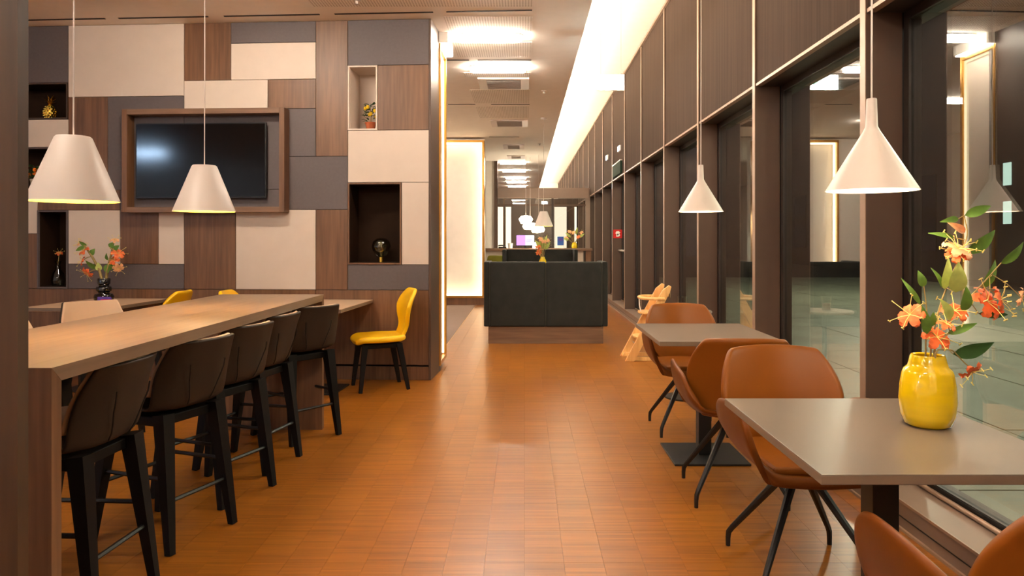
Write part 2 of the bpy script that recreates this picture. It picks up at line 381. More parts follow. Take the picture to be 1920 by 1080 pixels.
# ------------------------------------------------------------------ mosaic wall
wc = onz(808, 713, 0); WO = Vector((wc.x, wc.y, 0))
wx = Vector((math.cos(A), -math.sin(A), 0)); wn = Vector((math.sin(A), math.cos(A), 0))
def W(px, py, dep=0.0):
    d = Vector(((px-VX)/F, 1, -(py-VY)/F)); o0 = WO+wn*dep
    t = (o0-Vector((0, 0, H))).dot(wn)/d.dot(wn); p = Vector((0, 0, H))+d*t
    return (p-WO).dot(wx), p.z
wall_back = struct(box('wall_back', -11.2, -.02, .36, .50, 0, CZ, 'wood_dark'))
wall_back.location = WO; wall_back.rotation_euler = (0, 0, -A)
zs = []; xs = []
def snap(v, store, tol):
    for s_ in store:
        if abs(s_-v) < tol: return s_
    store.append(v); return v
def rect(x0, y0, x1, y1):
    ym, xm = (y0+y1)/2, (x0+x1)/2
    a = snap(W(x0, ym)[0], xs, .02); b = snap(W(x1, ym)[0], xs, .02)
    zt = CZ if y0 < 55 and y0 >= 35 else snap(W(xm, y0)[1], zs, .03); zb = snap(W(xm, y1)[1], zs, .03)
    return a, b, zb, zt
def panel(c, x0, y0, x1, y1, proud=0):
    a, b, zb, zt = rect(x0, y0, x1, y1)
    if x0 <= 50: a = -10.6 if (x1 > 128 or y0 < 60) else -6.0
    g = .0022
    return box('panel', a+g, b-g, -proud, .022, zb+g, zt-g, {'G': 'grey', 'C': 'cream', 'W': 'wood'}[c], wall_back, .0015)
for p in [('C',652,244,804,342),('G',652,37,804,122),('W',708,122,804,244),('W',592,42,652,293),('G',433,46,592,80),('C',433,80,592,149),
          ('W',345,48,433,150),('C',128,50,345,181),('G',50,53,128,160),('C',345,150,502,205),('W',502,149,592,205),('G',202,181,345,356),('G',345,205,533,356),
          ('W',128,181,202,356),('G',533,205,592,293),('G',533,293,652,393),('C',50,224,128,276),('C',50,358,70,438),('W',50,438,70,541),
          ('W',70,356,225,398),('G',225,356,533,393),('C',128,398,224,495),('W',224,398,297,495),('C',297,398,345,495),('G',128,495,345,541),('W',345,393,442,541),
          ('C',442,393,592,541),('W',592,393,652,541),('C',753,342,804,491),('G',652,491,804,541)]:
    panel(*p)
for (x0, x1) in ((50, 202), (202, 345), (345, 442), (442, 592), (592, 804)): panel('W', x0, 541, x1, 684)
za = W(430, 684)[1]
box('plinth_board', -6.0, -.02, -.004, .022, 0, za-.0005, 'wood', wall_back, .0015)
box('corner_edge', -.02, 0, 0, .42, 0, CZ, 'brown', wall_back)
box('end_panel', -.018, 0, .42, .5, 0, CZ, 'grey', wall_back)
NI = {}
def niche(key, x0, y0, x1, y1, fm, im, depth=.30, ft=.014):
    a, b, zb, zt = rect(x0, y0, x1, y1); g = .002
    if x0 <= 50: a = -4.98
    a += g; b -= g; zb += g; zt -= g
    f = MB(); f.box(a, a+ft, -.008, depth, zb, zt).box(b-ft, b, -.008, depth, zb, zt).box(a+ft, b-ft, -.008, depth, zb, zb+ft).box(a+ft, b-ft, -.008, depth, zt-ft, zt)
    n = f.build('niche_frame', fm, wall_back)
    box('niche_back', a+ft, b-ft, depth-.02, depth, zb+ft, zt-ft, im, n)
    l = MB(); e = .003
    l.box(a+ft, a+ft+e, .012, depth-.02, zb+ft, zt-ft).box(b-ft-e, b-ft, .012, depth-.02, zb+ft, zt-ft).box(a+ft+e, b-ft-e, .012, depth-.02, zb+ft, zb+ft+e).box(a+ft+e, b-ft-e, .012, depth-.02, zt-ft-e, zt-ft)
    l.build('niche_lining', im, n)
    NI[key] = (a+ft, b-ft, zb+ft+e, zt-ft)
niche('lemon', 652, 122, 708, 244, 'cream', 'cream', .34)
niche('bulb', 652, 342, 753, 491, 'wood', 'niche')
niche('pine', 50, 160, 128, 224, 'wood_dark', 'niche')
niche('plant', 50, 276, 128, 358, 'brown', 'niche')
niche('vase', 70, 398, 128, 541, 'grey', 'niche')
def wl(x, y, z): return WO+wx*x+wn*y+Vector((0, 0, z))
# television frame and television
a, _ = W(228, 300, -.12); b, _ = W(533, 300, -.12); _, zt = W(380, 203, -.12); _, zb = W(380, 398, -.12)
t = thing('display_frame', 'deep walnut box frame around the television on the patchwork wall', 'frame', tuple(wl((a+b)/2, 0, zb)), -A)
hw, hh, ft = (b-a)/2, zt-zb, .05
for q in ((-hw, -hw+ft, 0, hh), (hw-ft, hw, 0, hh)): box('side_rail', q[0], q[1], -.12, -.0005, q[2], q[3], 'wood', t, .002)
for q in ((0, ft), (hh-ft, hh)): box('cross_rail', -hw+ft, hw-ft, -.12, -.0005, q[0], q[1], 'wood_x', t, .002)
a2, _ = W(253, 300, -.06); b2, _ = W(498, 300, -.06); _, zt2 = W(376, 230, -.06); _, zb2 = W(376, 372, -.06)
tv = thing('television', 'black wall-mounted flat-screen television inside the walnut box frame', 'television', tuple(wl((a2+b2)/2, -.03, zb2)), -A)
h2, w2 = zt2-zb2, (b2-a2)/2
box('housing', -w2, w2, -.02, .0, 0, h2, 'plastic', tv, .004); box('screen', -w2+.012, w2-.012, -.0235, -.02, .018, h2-.012, 'screen', tv)
box('wall_bracket', -.3, .3, .0, .0295, h2*.3, h2*.7, 'black', tv)
box('lower_bezel', -w2+.01, w2-.01, -.0225, -.02, .004, .016, 'plastic', tv)

# lit end box of the mosaic wall (gold frame, glowing cream panel facing the aisle)
EX, EY0, EY1 = -.824, 7.04, 7.58
lb = thing('light_panel', 'gold-framed backlit cream panel on the end of the patchwork wall', 'light panel', (EX, (EY0+EY1)/2, 0))
ly = (EY1-EY0)/2
box('carcass', -.35, -.05, -ly, ly, 0, CZ, 'wood_dark', lb)
box('light_diffuser', -.05, -.04, -ly+.03, ly-.03, .12, 3.2, 'cream', lb)
for (p0, p1, q0, q1) in ((-ly, -ly+.03, .06, 3.24), (ly-.03, ly, .06, 3.24), (-ly+.03, ly-.03, .06, .1), (-ly+.03, ly-.03, 3.2, 3.24)):
    box('gold_rail', -.05, 0, p0, p1, q0, q1, 'gold', lb, .002)
box('led_strip', -.0395, -.024, ly-.048, ly-.031, .11, 3.19, 'e_side', lb); box('led_strip', -.0395, -.024, -ly+.031, -ly+.048, .11, 3.19, 'e_side', lb); box('led_strip', -.0395, -.024, -ly+.049, ly-.049, 3.17, 3.19, 'e_side', lb)
box('canopy', -.30, .07, -ly, ly, 3.245, CZ-.001, 'white', lb); box('canopy_light', .005, .06, -ly+.02, ly-.02, 3.235, 3.245, 'e_strip', lb)

def tray_panel(label, x0, x1, y, z0, z1, cat='light panel'):
    t = thing('light_panel', label, cat, ((x0+x1)/2, y, 0)); hw = (x1-x0)/2; fr = .045
    box('light_diffuser', -hw+fr, hw-fr, .20, .22, z0+fr, z1-fr, 'white', t)
    for (p0, p1, q0, q1) in ((-hw, -hw+fr, z0, z1), (hw-fr, hw, z0, z1), (-hw+fr, hw-fr, z0, z0+fr), (-hw+fr, hw-fr, z1-fr, z1)):
        box('gold_rail', p0, p1, 0, .22, q0, q1, 'gold', t, .002)
    e = .03
    for (p0, p1, q0, q1) in ((-hw+fr, -hw+fr+e, z0+fr, z1-fr), (hw-fr-e, hw-fr, z0+fr, z1-fr), (-hw+fr+e, hw-fr-e, z0+fr, z0+fr+e), (-hw+fr+e, hw-fr-e, z1-fr-e, z1-fr)):
        box('led_strip', p0, p1, .07, .12, q0, q1, 'e_tray', t)
    box('plinth', -hw, hw, .02, .12, 0, z0, 'wood', t)
    return t
tray_panel('tall gold-framed backlit cream panel at the end of the grey carpet', -2.5, -.80, 14.3, .14, 3.30)
struct(box('wall_back_alcove', -4.5, -.80, 14.53, 14.75, 0, CZ, 'white'))

# near wooden column at the left
col = struct(MB().box(-1.75, -1.099, 1.55, 1.584, 0, CZ).build('column', 'wood_dark'))
box('return_board', -1.75, -1.135, 1.586, 1.62, 0, CZ, 'wood_dark', col)

# ------------------------------------------------------------------ window wall
PY = [3.554+1.703*k for k in range(-6, 19)]
PY = [p for p in PY if p > YB+.2]
TZ, SZ, XG = 2.43, .133, 1.905
wall_right = struct(box('wall_right', 1.93, 2.12, YB, YE, TZ+.02, UZ, 'frame'))
box('top_rail', XW-.012, XW+.05, YB, YE, UZ-.06, UZ-.03, 'brown_edge', wall_right)
box('top_shadow_gap', XW+.02, XW+.05, YB, YE, UZ-.03, UZ, 'gasket', wall_right)
for i, y in enumerate(PY):
    y2 = PY[i+1] if i+1 < len(PY) else YE
    if y >= YE-.3: break
    m = box('mullion', XW+.004, 1.88, y, y+.055, SZ, UZ-.06, 'brown', wall_right)
    box('mullion_edge', XW, XW+.004, y, y+.055, SZ, UZ-.06, 'brown_edge', m)
    box('mullion_gasket', 1.88, 1.93, y+.006, y+.05, SZ, TZ+.02, 'gasket', wall_right)
    box('cladding_panel', XW+.015, XW+.05, y+.058, y2-.003, TZ+.022, UZ-.062, 'clad', wall_right)
    box('cladding_rail', XW+.008, XW+.05, y+.058, y2-.003, TZ, TZ+.02, 'brown_edge', wall_right)
    box('soffit', XW+.05, 1.95, y+.058, y2-.003, TZ, TZ+.02, 'frame', wall_right)
plinth = struct(box('trim_1', XW, 1.93, YB, YE, 0, SZ, 'sill'))
box('sill_edge', XW-.006, XW, YB, YE, SZ-.012, SZ, 'brown_edge', plinth)
box('plinth_groove', XW-.002, XW, YB, YE, .055, .06, 'gasket', plinth)
box('floor_trim', XW-.012, XW, YB, YE, 0, .012, 'brown_edge', plinth)
DOOR = PY.index(min(PY, key=lambda v: abs(v-12.07)))
for i, y in enumerate(PY[:-1]):
    y0, y1 = y+.058, PY[i+1]-.003; isd = i == DOOR
    nm = 'door_1' if isd else 'window_%d' % (i+1)
    f = MB(); wd = .045
    f.box(1.886, 1.95, y0, y0+wd, SZ, TZ).box(1.886, 1.95, y1-wd, y1, SZ, TZ).box(1.886, 1.95, y0+wd, y1-wd, TZ-wd, TZ).box(1.886, 1.95, y0+wd, y1-wd, SZ, SZ+wd)
    wdw = struct(f.build(nm, 'frame'))
    box('pane', XG-.006, XG+.006, y0+wd, y1-wd, SZ+wd, TZ-wd, 'pane', wdw)
    box('gasket', 1.882, 1.886, y0+.02, y1-.02, SZ+.028, SZ+.04, 'gasket', wdw)
    MB().tube([(1.872, y0+.02, SZ+.013), (1.872, y1-.02, SZ+.013)], .012, 10).build('sill_bead', 'brown_edge', wdw)
    if isd:
        MB().tube([(1.886, y0+.02, 1.1), (1.82, y0+.02, 1.1), (1.82, y1-.02, 1.1), (1.886, y1-.02, 1.1)], .02, 8).build('push_bar', 'steel', wdw)
        box('door_closer', 1.80, 1.886, y0+.1, y0+.5, 2.26, 2.34, 'steel', wdw, .006)

# outside: plaza, dark building
plaza = struct(box('ground', 2.14, 40, -20, 60, -.30, -.052, 'facade'))
for i in range(9):
    for j in range(22):
        x, y = 2.16+i*1.2, -1+j*1.2
        box('paving_slab', x+.006, x+1.194, y+.006, y+1.194, -.052, -.03+random.uniform(-.002, .002), 'paving', plaza)
bld = tag(box('office_building', 15, 17, -10, 55, -.03, 14, 'facade'), 'dark building across the plaza seen through the windows', 'building')
for j, y in enumerate(range(-6, 50, 4)):
    for kx, z in enumerate((.9, 2.1)):
        if y == 22: box('window', 14.97, 15, y, y+.35, z+.9, z+1.6, 'e_win', bld)
        else: box('window', 14.97, 15, y, y+1.6, z, z+1.6, 'blackglass', bld)
# ------------------------------------------------------------------ ceiling lights, vents, detectors
def rounded(x0, x1, y0, y1, n=6):
    r = (y1-y0)/2; c = (y0+y1)/2; p = []
    for i in range(n+1): a = -PI/2+PI*i/n; p.append((x1-r+r*math.cos(a), c+r*math.sin(a)))
    for i in range(n+1): a = PI/2+PI*i/n; p.append((x0+r+r*math.cos(a), c+r*math.sin(a)))
    return p
def ceiling_light(x, y, label, ln=.66, wd=.13, z=CZ, mat='e_strip', group='ceiling strip lights'):
    t = thing('ceiling_light', label, 'ceiling light', (x, y, z), 0, group)
    MB().prism(rounded(-ln/2-.02, ln/2+.02, -wd/2-.02, wd/2+.02), -.012, 0).build('rim', 'led_white', t)
    MB().prism(rounded(-ln/2, ln/2, -wd/2, wd/2), -.058, -.022).build('light_diffuser', mat, t)
    MB().prism(rounded(-ln/2-.006, ln/2+.006, -wd/2-.006, wd/2+.006), -.0219, -.0121).build('halo_ring', 'e_halo' if mat == 'e_strip' else mat, t)  # glowing ring added around the lamp to brighten the ceiling
for x, y, lb_ in ((-.36, 7.16, 'glowing strip light on the ceiling beside the gold-framed end panel, the biggest one in view'),
                  (-.31, 8.47, 'glowing strip light on the aisle ceiling just before the first air grille'),
                  (-.30, 18.8, 'glowing strip light on the aisle ceiling above the dark glass partition'),
                  (-.27, 23.3, 'far ceiling strip light, first of the three just above the partition beam'),
                  (-.27, 25.0, 'far ceiling strip light, middle of the three just above the partition beam'),
                  (-.27, 27.0, 'far ceiling strip light, last of the three just above the partition beam')):
    ceiling_light(x, y, lb_)
for x, y in ((-2.45, 5.0), (-2.45, 2.4), (-.1, 5.3), (-.3, .6), (-.3, 21.0), (-2.45, -.6), (-4.6, -.8), (-.3, -2.4), (-2.3, 8.6), (-2.3, 10.4), (-2.3, 12.2)):  # extra strips added to brighten the room; the first inferred from wall light
    sl = MB().prism(rounded(x-.33, x+.33, y-.065, y+.065), CZ-.058, CZ-.022).build('strip_diffuser', 'e_strip', ceiling)
    MB().prism(rounded(x-.336, x+.336, y-.071, y+.071), CZ-.0219, CZ-.001).build('strip_halo', 'e_halo', sl)  # glow added above each strip to lift the ceiling
MB().prism(rounded(-10.35, -9.55, -2.58, -2.42), CZ-.05, CZ-.001).build('cool_strip_diffuser', 'e_cool', ceiling)
def vent(x0, x1, y0, y1, label):
    t = thing('air_grille', label, 'vent', ((x0+x1)/2, (y0+y1)/2, CZ), 0, 'ceiling air grilles'); hw, hd = (x1-x0)/2, (y1-y0)/2
    f = MB(); e = .08
    f.box(-hw, hw, -hd, -hd+e*.8, -.02, 0).box(-hw, hw, hd-e*.8, hd, -.02, 0).box(-hw, -hw+e*1.3, -hd+e*.8, hd-e*.8, -.02, 0).box(hw-e*1.3, hw, -hd+e*.8, hd-e*.8, -.02, 0)
    f.build('frame', 'white_lacquer', t)
    box('backing', -hw+e*1.3, hw-e*1.3, -hd+e*.8, hd-e*.8, -.004, 0, 'slotdark', t)
    n = 7; ys = -hd+e*.8; st = (2*hd-e*1.6)/n
    for i in range(1, n): box('slat', -hw+e*1.3, hw-e*1.3, ys+i*st-.006, ys+i*st+.006, -.022, -.006, 'white_lacquer', t)
    for i in range(1, 4): box('divider', -hw+e*1.3+i*(2*hw-e*2.6)/4-.004, -hw+e*1.3+i*(2*hw-e*2.6)/4+.004, ys, -ys, -.0055, -.0041, 'white_lacquer', t)
vent(-.59, .06, 9.02, 9.66, 'white ceiling air grille nearest along the aisle, behind two strip lights')
vent(-.58, .065, 12.16, 12.86, 'white ceiling air grille second along the aisle')
vent(-.46, .0, 15.3, 16.0, 'white ceiling air grille third along the aisle')
vent(-.42, .02, 17.3, 17.9, 'white ceiling air grille farthest along the aisle')
def detector(x, y, label, z=CZ):
    t = thing('sprinkler_head', label, 'sprinkler', (x, y, z), 0, 'ceiling sprinklers')
    MB().lathe([(.035, 0), (.035, -.008), (.012, -.012), (.010, -.035)], n=14).build('body', 'white_lacquer', t)
    MB().lathe([(.02, -.040), (.02, -.037), (.004, -.034)], n=12).build('deflector', 'steel', t)
detector(-1.43, 6.1, 'small sprinkler head on the ceiling above the patchwork wall')
detector(.27, 9.8, 'small sprinkler head on the plain ceiling strip beside the nearest air grille')
detector(.33, 15.2, 'small sprinkler head on the aisle ceiling far behind the pendant canopy')
detector(1.15, 6.3, 'small sprinkler head on the raised ceiling beside the light cove', UZ)

# ------------------------------------------------------------------ pendants
def pendant_cone(p, zr, label, ztop=UZ):
    t = thing('pendant_lamp', label, 'lamp', (p[0], p[1], zr), 0, 'cone pendants over the window tables')
    pr = [(.130, 0), (.024, .178), (.0175, .192), (.0145, .272), (.0135, .276)]
    inner = [(.010, .270), (.013, .19), (.021, .172), (.1275, .0005)]
    s = MB().lathe(pr+inner, n=48, closed=True).build('lamp_shade', 'white_lacquer', t)
    MB().tube([(0, 0, .27), (0.002, 0, 1.0), (0, 0, ztop-zr-.02)], .0028, 6).build('cord', 'white_lacquer', t)
    MB().lathe([(.05, ztop-zr-.025), (.05, ztop-zr)], n=20).build('ceiling_rose', 'white_lacquer', t)
    b = MB().lathe([(.001, .012), (.022, .022), (.032, .045), (.022, .07), (.014, .09)], n=16).build('bulb', 'e_bulb', t)
    return t
def pendant_drum(p, zr, label, ztop=CZ):
    t = thing('pendant_lamp', label, 'lamp', (p[0], p[1], zr), 0, 'bucket-shaped white pendants')
    pr = [(.160, 0), (.064, .246), (.058, .252), (.006, .255)]; inner = [(.006, .249), (.055, .247), (.061, .243), (.157, .0005)]
    sh = MB().lathe(pr+inner, n=56, closed=True).build('lamp_shade', 'white_lacquer', t)
    MB().lathe([(.1565, .001), (.0605, .2425), (.055, .2462), (.012, .248), (.012, .2475), (.0545, .2455), (.0598, .242), (.1556, .001)], n=56, closed=True).build('inner_lining', 'shade_in', sh)
    MB().tube([(0, 0, .25), (0.002, 0, .9), (0, 0, ztop-zr-.02)], .0028, 6).build('cord', 'white_lacquer', t)
    MB().lathe([(.05, ztop-zr-.025), (.05, ztop-zr)], n=20).build('ceiling_rose', 'white_lacquer', t)
    MB().lathe([(.001, .05), (.024, .06), (.034, .085), (.024, .115), (.014, .14)], n=16).build('bulb', 'e_bulb', t)
    return t
pendant_cone((1.04, 2.14), 1.447, 'white cone pendant with slim neck hanging nearest, above the yellow vase table')
pendant_cone((1.04, 4.21), 1.466, 'white cone pendant with slim neck over the second window table')
pendant_drum((-1.741, 2.76), 1.448, 'larger-looking white bucket pendant over the near end of the bar table')
pendant_drum((-1.741, 3.89), 1.454, 'white bucket pendant in front of the television over the bar table')
pendant_drum((.325, 12.0), 1.53, 'white bucket pendant hanging over the dark velvet bench')

# ------------------------------------------------------------------ bar table
bz, bt = .925, .045
bx0, bx1, by0, by1 = -2.09, -1.385, onz(107, 690, bz).y, 4.94
t = thing('bar_table', 'long high walnut bar table on two panel legs, lined with dark stools', 'table', ((bx0+bx1)/2, (by0+by1)/2, 0))
hx, hy = (bx1-bx0)/2, (by1-by0)/2
MB().prism([(-hy+.0005, bz), (hy-.0005, bz), (hy-bt-.0005, bz-bt), (-hy+bt+.0005, bz-bt)], -hx, hx, 'x').build('tabletop', 'wood_y', t)
for sy in (-1, 1): MB().prism([(sy*hy, 0), (sy*hy, bz-.0005), (sy*(hy-bt), bz-bt-.0005), (sy*(hy-bt), 0)], -hx, hx, 'x').build('panel_leg', 'wood', t)

# ------------------------------------------------------------------ stools
def lerp(a, b, t): return a+(b-a)*t
def interp(tab, v):
    for (a, fa), (b, fb) in zip(tab, tab[1:]):
        if v <= b: t = (v-a)/(b-a); t = t*t*(3-2*t) if False else t; return fa+(fb-fa)*t
    return tab[-1][1]
SH = {}
def make_stool():
    t = thing('bar_stool', '', 'stool')
    # shell: path from the seat front, along the seat, up the straight back (y, z, half width, forward fold of the sides)
    path = [(.235, .60, .165, .0), (.228, .635, .18, .0), (.13, .648, .195, .005), (.0, .642, .20, .02), (-.11, .632, .20, .035), (-.165, .645, .20, .05), (-.188, .70, .203, .062), (-.205, .76, .198, .058), (-.222, .82, .182, .045), (-.236, .866, .170, .034), (-.238, .874, .167, .032)]
    SS = (-1, -.88, -.66, -.33, 0, .33, .66, .88, 1)
    low = {0: .0, 1: .02, 2: .035, 3: .042, 4: .045, 5: .04, 6: .012}
    def rows(extra, off):
        g = []
        for i, (y, z, hw, lf) in enumerate(path):
            nx = Vector((0, 0, 1)) if i < 4 else (Vector((0, .6, .6)) if i == 4 else Vector((0, 1, .1)))
            dn = (Vector((0, 0, -1)) if 0 < i < 4 else (Vector((0, -.75, -.75)) if i in (4, 5) else Vector((0, -1, -.1))))*off
            if i == 0: dn = Vector((0, .2, -1))*off
            if off: dn = dn+Vector((0, -.006 if i in (4, 5) else 0, -low.get(i, 0)))
            row = []
            for s_ in SS: row.append(Vector((s_*(hw+extra), y, z))+nx*(lf*max(0, (abs(s_)-.3)/.7)**1.7)+dn)
            g.append(row)
        return g
    shell('seat_lining', rows(0, 0), 'beige', t, .016, 2)
    sh = shell('seat_shell', rows(.006, .018), 'taupe', t, .018, 2)
    for s_ in (-1, 1):
        MB().tube([(s_*.098, -.2455, .775), (s_*.096, -.2405, .74), (s_*.088, -.2275, .70), (s_*.076, -.217, .66), (s_*.066, -.205, .622), (s_*.06, -.19, .595)], .003, 5).build('seam', 'black', sh)
    # frame and legs
    box('seat_frame', -.16, .16, -.14, .17, .515, .555, 'leg_wood', t, .004)
    F_ = {}
    for sx in (-1, 1):
        for (ty, by, nm) in ((.145, .225, 'f'), (-.145, -.215, 'r')):
            a = Vector((sx*.145, ty, .566)); b = Vector((sx*.178, by, 0)); F_[sx, nm] = (a, b)
            MB().tube([a, b], [.042, .021], 4, sq=True).build('leg', 'leg_wood', t)
    def on(k, z): a, b = F_[k]; return a.lerp(b, (a.z-z)/(a.z-b.z))
    for (k1, k2, z) in (((-1, 'f'), (1, 'f'), .25), ((-1, 'r'), (1, 'r'), .21), ((-1, 'f'), (-1, 'r'), .30), ((1, 'f'), (1, 'r'), .30)):
        MB().tube([on(k1, z), on(k2, z)], .009, 6).build('footrest', 'black', t)
    return t
stool0 = make_stool()
aisle = [(-1.424, 2.57, 3), (-1.392, 3.107, 20), (-1.387, 3.607, 21), (-1.381, 4.117, 12), (-1.344, 4.62, 38)]
slab = ['dark leather bar stool nearest the camera, at the near end of the bar table', 'second dark bar stool along the aisle side of the bar table',
        'middle dark bar stool of the five along the aisle', 'fourth dark bar stool along the aisle side of the bar table',
        'dark bar stool turned outward at the far end of the bar table']
for i, (x, y, th) in enumerate(aisle):
    th = math.radians(th); d = Vector((-math.cos(th), math.sin(th))); c = Vector((x, y))+d*.236
    loc, rz = (c.x+.012, c.y, 0), PI/2-th
    if i == 0: stool0.location = loc; stool0.rotation_euler.z = rz; stool0['label'] = slab[0]; stool0['group'] = 'bar stools on the aisle side'
    else: dup(stool0, loc, rz, slab[i], 'bar stools on the aisle side')
for i, (x, y, th) in enumerate(((-3.04, 5.0, -42), (-2.88, 3.85, -25))):
    th = math.radians(th); d = Vector((math.cos(th), math.sin(th))); c = Vector((x, y))+d*.236
    dup(stool0, (c.x, c.y, 0), -PI/2+th, ['stool behind the bar table, its beige inner back lit in front of the black vase', 'stool behind the bar table half hidden by the wooden column'][i], 'bar stools on the wall side')

# ------------------------------------------------------------------ orange armchairs
def make_armchair():
    t = thing('swivel_armchair', '', 'chair')
    arm = [(.250, .0), (.243, .08), (.225, .18), (.185, .228), (.11, .240), (.02, .236), (-.07, .222), (-.15, .19), (-.21, .12), (-.255, .04)]
    g = []
    for i, (y, h) in enumerate(arm):
        row = []; dropf = -.03 if i == 0 else 0; bk = max(0, -(y+.10))*.25
        narrow = 1-.14*max(0, (-y-.05)/.2)-.06*max(0, (y-.15)/.1)
        for s_ in (-1, -.93, -.82, -.70, -.55, -.3, 0, .3, .55, .70, .82, .93, 1):
            a_ = abs(s_); sg = 1 if s_ > 0 else -1
            if a_ <= .55: x = s_/.55*.20; z = .425+.012*(a_/.55)**2
            else:
                v = (a_-.55)/.45; kk = min(1, h/.12); x = sg*(.20+kk*(.062*math.sin(min(1, v*1.3)*PI/2)+.030*v)+(1-kk)*.02*v); z = .437+h*v**1.25
            row.append(Vector((x*narrow, y-.02*(1 if a_ > .6 else 0), z+dropf+bk)))
        g.append(row)
    shell('seat_shell', g, 'tan_out', t, .026, 2)
    # cushion
    MB().prism([(-.185, .225), (.185, .225), (.195, .1), (.185, -.17), (.12, -.21), (-.12, -.21), (-.185, -.17), (-.195, .1)], .434, .468).build('seat_cushion', 'tan', t, .014, 3)
    hwt = [(0, .14), (.12, .19), (.30, .235), (.50, .258), (.68, .250), (.84, .226), (.94, .204), (1, .192)]
    g = []
    for k in range(0, 11):
        v = k/10; hw = interp(hwt, v); row = []
        for s_ in (-1, -.92, -.75, -.5, -.25, 0, .25, .5, .75, .92, 1):
            z = .44+.40*v - (.012*abs(s_)**3 if k == 10 else 0); y = -.235-.03*v-.07*v*v+.115*(s_*hw/.25)**2*(1-.25*v)
            row.append(Vector((s_*hw, y, z)))
        g.append(row)
    b = shell('backrest', g, 'tan', t, .034, 2)
    MB().lathe([(.07, .395), (.07, .407), (.045, .407)], n=20).build('seat_plate', 'black', t)
    MB().lathe([(.03, .345), (.034, .36), (.034, .396)], n=16).build('hub', 'black', t)
    for q in range(4):
        a = PI/4+q*PI/2; c, s_ = math.cos(a), math.sin(a)
        P = lambda r, z: (r*c, r*s_, z)
        MB().tube([P(.01, .372), P(.06, .362), P(.29, .082), P(.305, .06), P(.308, .035), P(.308, .0)], [.017, .018, .012, .012, .011, .010], 8).build('leg', 'black', t)
    return t
ch0 = make_armchair()
for i, (x, y, rz, lb_) in enumerate([(1.09, 2.83, PI+.02, 'tan leather armchair facing the camera behind the yellow vase table'),
                                    (1.07, 3.67, -.08, 'tan leather armchair seen from behind, pushed to the near side of the second table'),
                                    (1.12, 4.92, PI, 'tan leather armchair facing the camera at the far side of the second table'),
                                    (1.095, 1.545, .04, 'tan leather armchair cropped at the bottom right corner, back to the camera')]):
    if i == 0: ch0.location = (x, y, 0); ch0.rotation_euler.z = rz; ch0['label'] = lb_; ch0['group'] = 'tan armchairs at the window tables'
    else: dup(ch0, (x, y, 0), rz, lb_, 'tan armchairs at the window tables')
dup(ch0, (-.06, 12.75, 0), .0, 'tan leather chair top showing above the velvet bench, left of the small vase', 'tan chairs beyond the velvet bench')
dup(ch0, (.68, 12.75, 0), .0, 'tan leather chair top showing above the velvet bench, right of the small vase', 'tan chairs beyond the velvet bench')

# ------------------------------------------------------------------ window tables
def dining_table(label, cx, cy, w_, d_, z=.745, rz=0, top='tabletop', group=None, plate=.44, th=.025):
    t = thing('dining_table', label, 'table', (cx, cy, 0), rz, group)
    box('tabletop', -w_/2, w_/2, -d_/2, d_/2, z-th, z, top, t, .0015)
    box('edge_band', -w_/2-.0006, w_/2+.0006, -d_/2-.0006, d_/2+.0006, z-th+.002, z-.003, 'taupe_edge', t)
    box('column', -.038, .038, -.038, .038, .012, z-th-.006, 'black', t, .002)
    box('base_plate', -plate/2, plate/2, -plate/2, plate/2, 0, .012, 'black', t, .002)
    box('support_cross', -.2, .2, -.03, .03, z-th-.006, z-th, 'black', t)
    return t
dining_table('taupe square-edged table holding the big yellow vase by the window', 1.043, 2.098, .68, .815, group='window tables')
dining_table('second taupe table by the window with an armchair at each end', 1.085, 4.325, .69, .85, group='window tables')
# wall tables follow the patchwork wall
for (xr, lb_) in ((-.545, 'beige table against the patchwork wall beside the yellow chair'), (-2.52, 'beige table against the patchwork wall with the black vase')):
    p = wl(xr-.35, -.475, 0); dining_table(lb_, p.x, p.y, .70, .94, .745, -A, 'beige', 'wall tables', .42, .03)

# ------------------------------------------------------------------ yellow chairs
def make_yellow():
    t = thing('yellow_chair', '', 'chair')
    hw_s = [(0, .15), (.15, .205), (.5, .225), (.85, .195), (1, .14)]
    g = []
    for k in range(9):
        v = k/8; y = .235-.44*v; hw = interp(hw_s, v); row = []
        for s_ in (-1, -.8, -.4, 0, .4, .8, 1):
            row.append(Vector((s_*hw, y, .448-.012*math.cos(s_*PI/2)-(.03 if k == 0 else 0)+(.012 if k == 8 else 0))))
        g.append(row)
    shell('seat', g, 'yellow', t, .055, 2)
    hw_b = [(0, .115), (.22, .125), (.45, .185), (.65, .215), (.85, .19), (1, .12)]
    g = []
    for k in range(12):
        v = k/11; hw = interp(hw_b, v); row = []; z = .445+.425*v; y = -.185-.055*math.sin(min(1, v*3)*PI/2)-.075*v+ .03*math.sin(v*PI)
        for s_ in (-1, -.85, -.5, 0, .5, .85, 1):
            row.append(Vector((s_*hw, y+.05*(s_*hw/.2)**2, z)))
        g.append(row)
    shell('backrest', g, 'yellow', t, .036, 2)
    box('seat_frame', -.15, .15, -.16, .16, .365, .405, 'leg_wood', t, .005)
    for sx in (-1, 1):
        MB().tube([(sx*.15, .155, .40), (sx*.185, .20, 0)], [.034, .020], 4, sq=True).build('leg', 'leg_wood', t)
        MB().tube([(sx*.145, -.14, .40), (sx*.175, -.215, 0)], [.034, .020], 4, sq=True).build('leg', 'leg_wood', t)
    return t
y0_ = make_yellow(); y0_.location = (-1.275, 6.30, 0); y0_.rotation_euler.z = PI/2+math.radians(23)
y0_['label'] = 'yellow chair with black wooden legs at the corner of the patchwork wall'; y0_['group'] = 'yellow chairs'
dup(y0_, (-2.27, 6.14, 0), -PI/2, 'yellow chair barely showing above the middle of the bar table', 'yellow chairs')
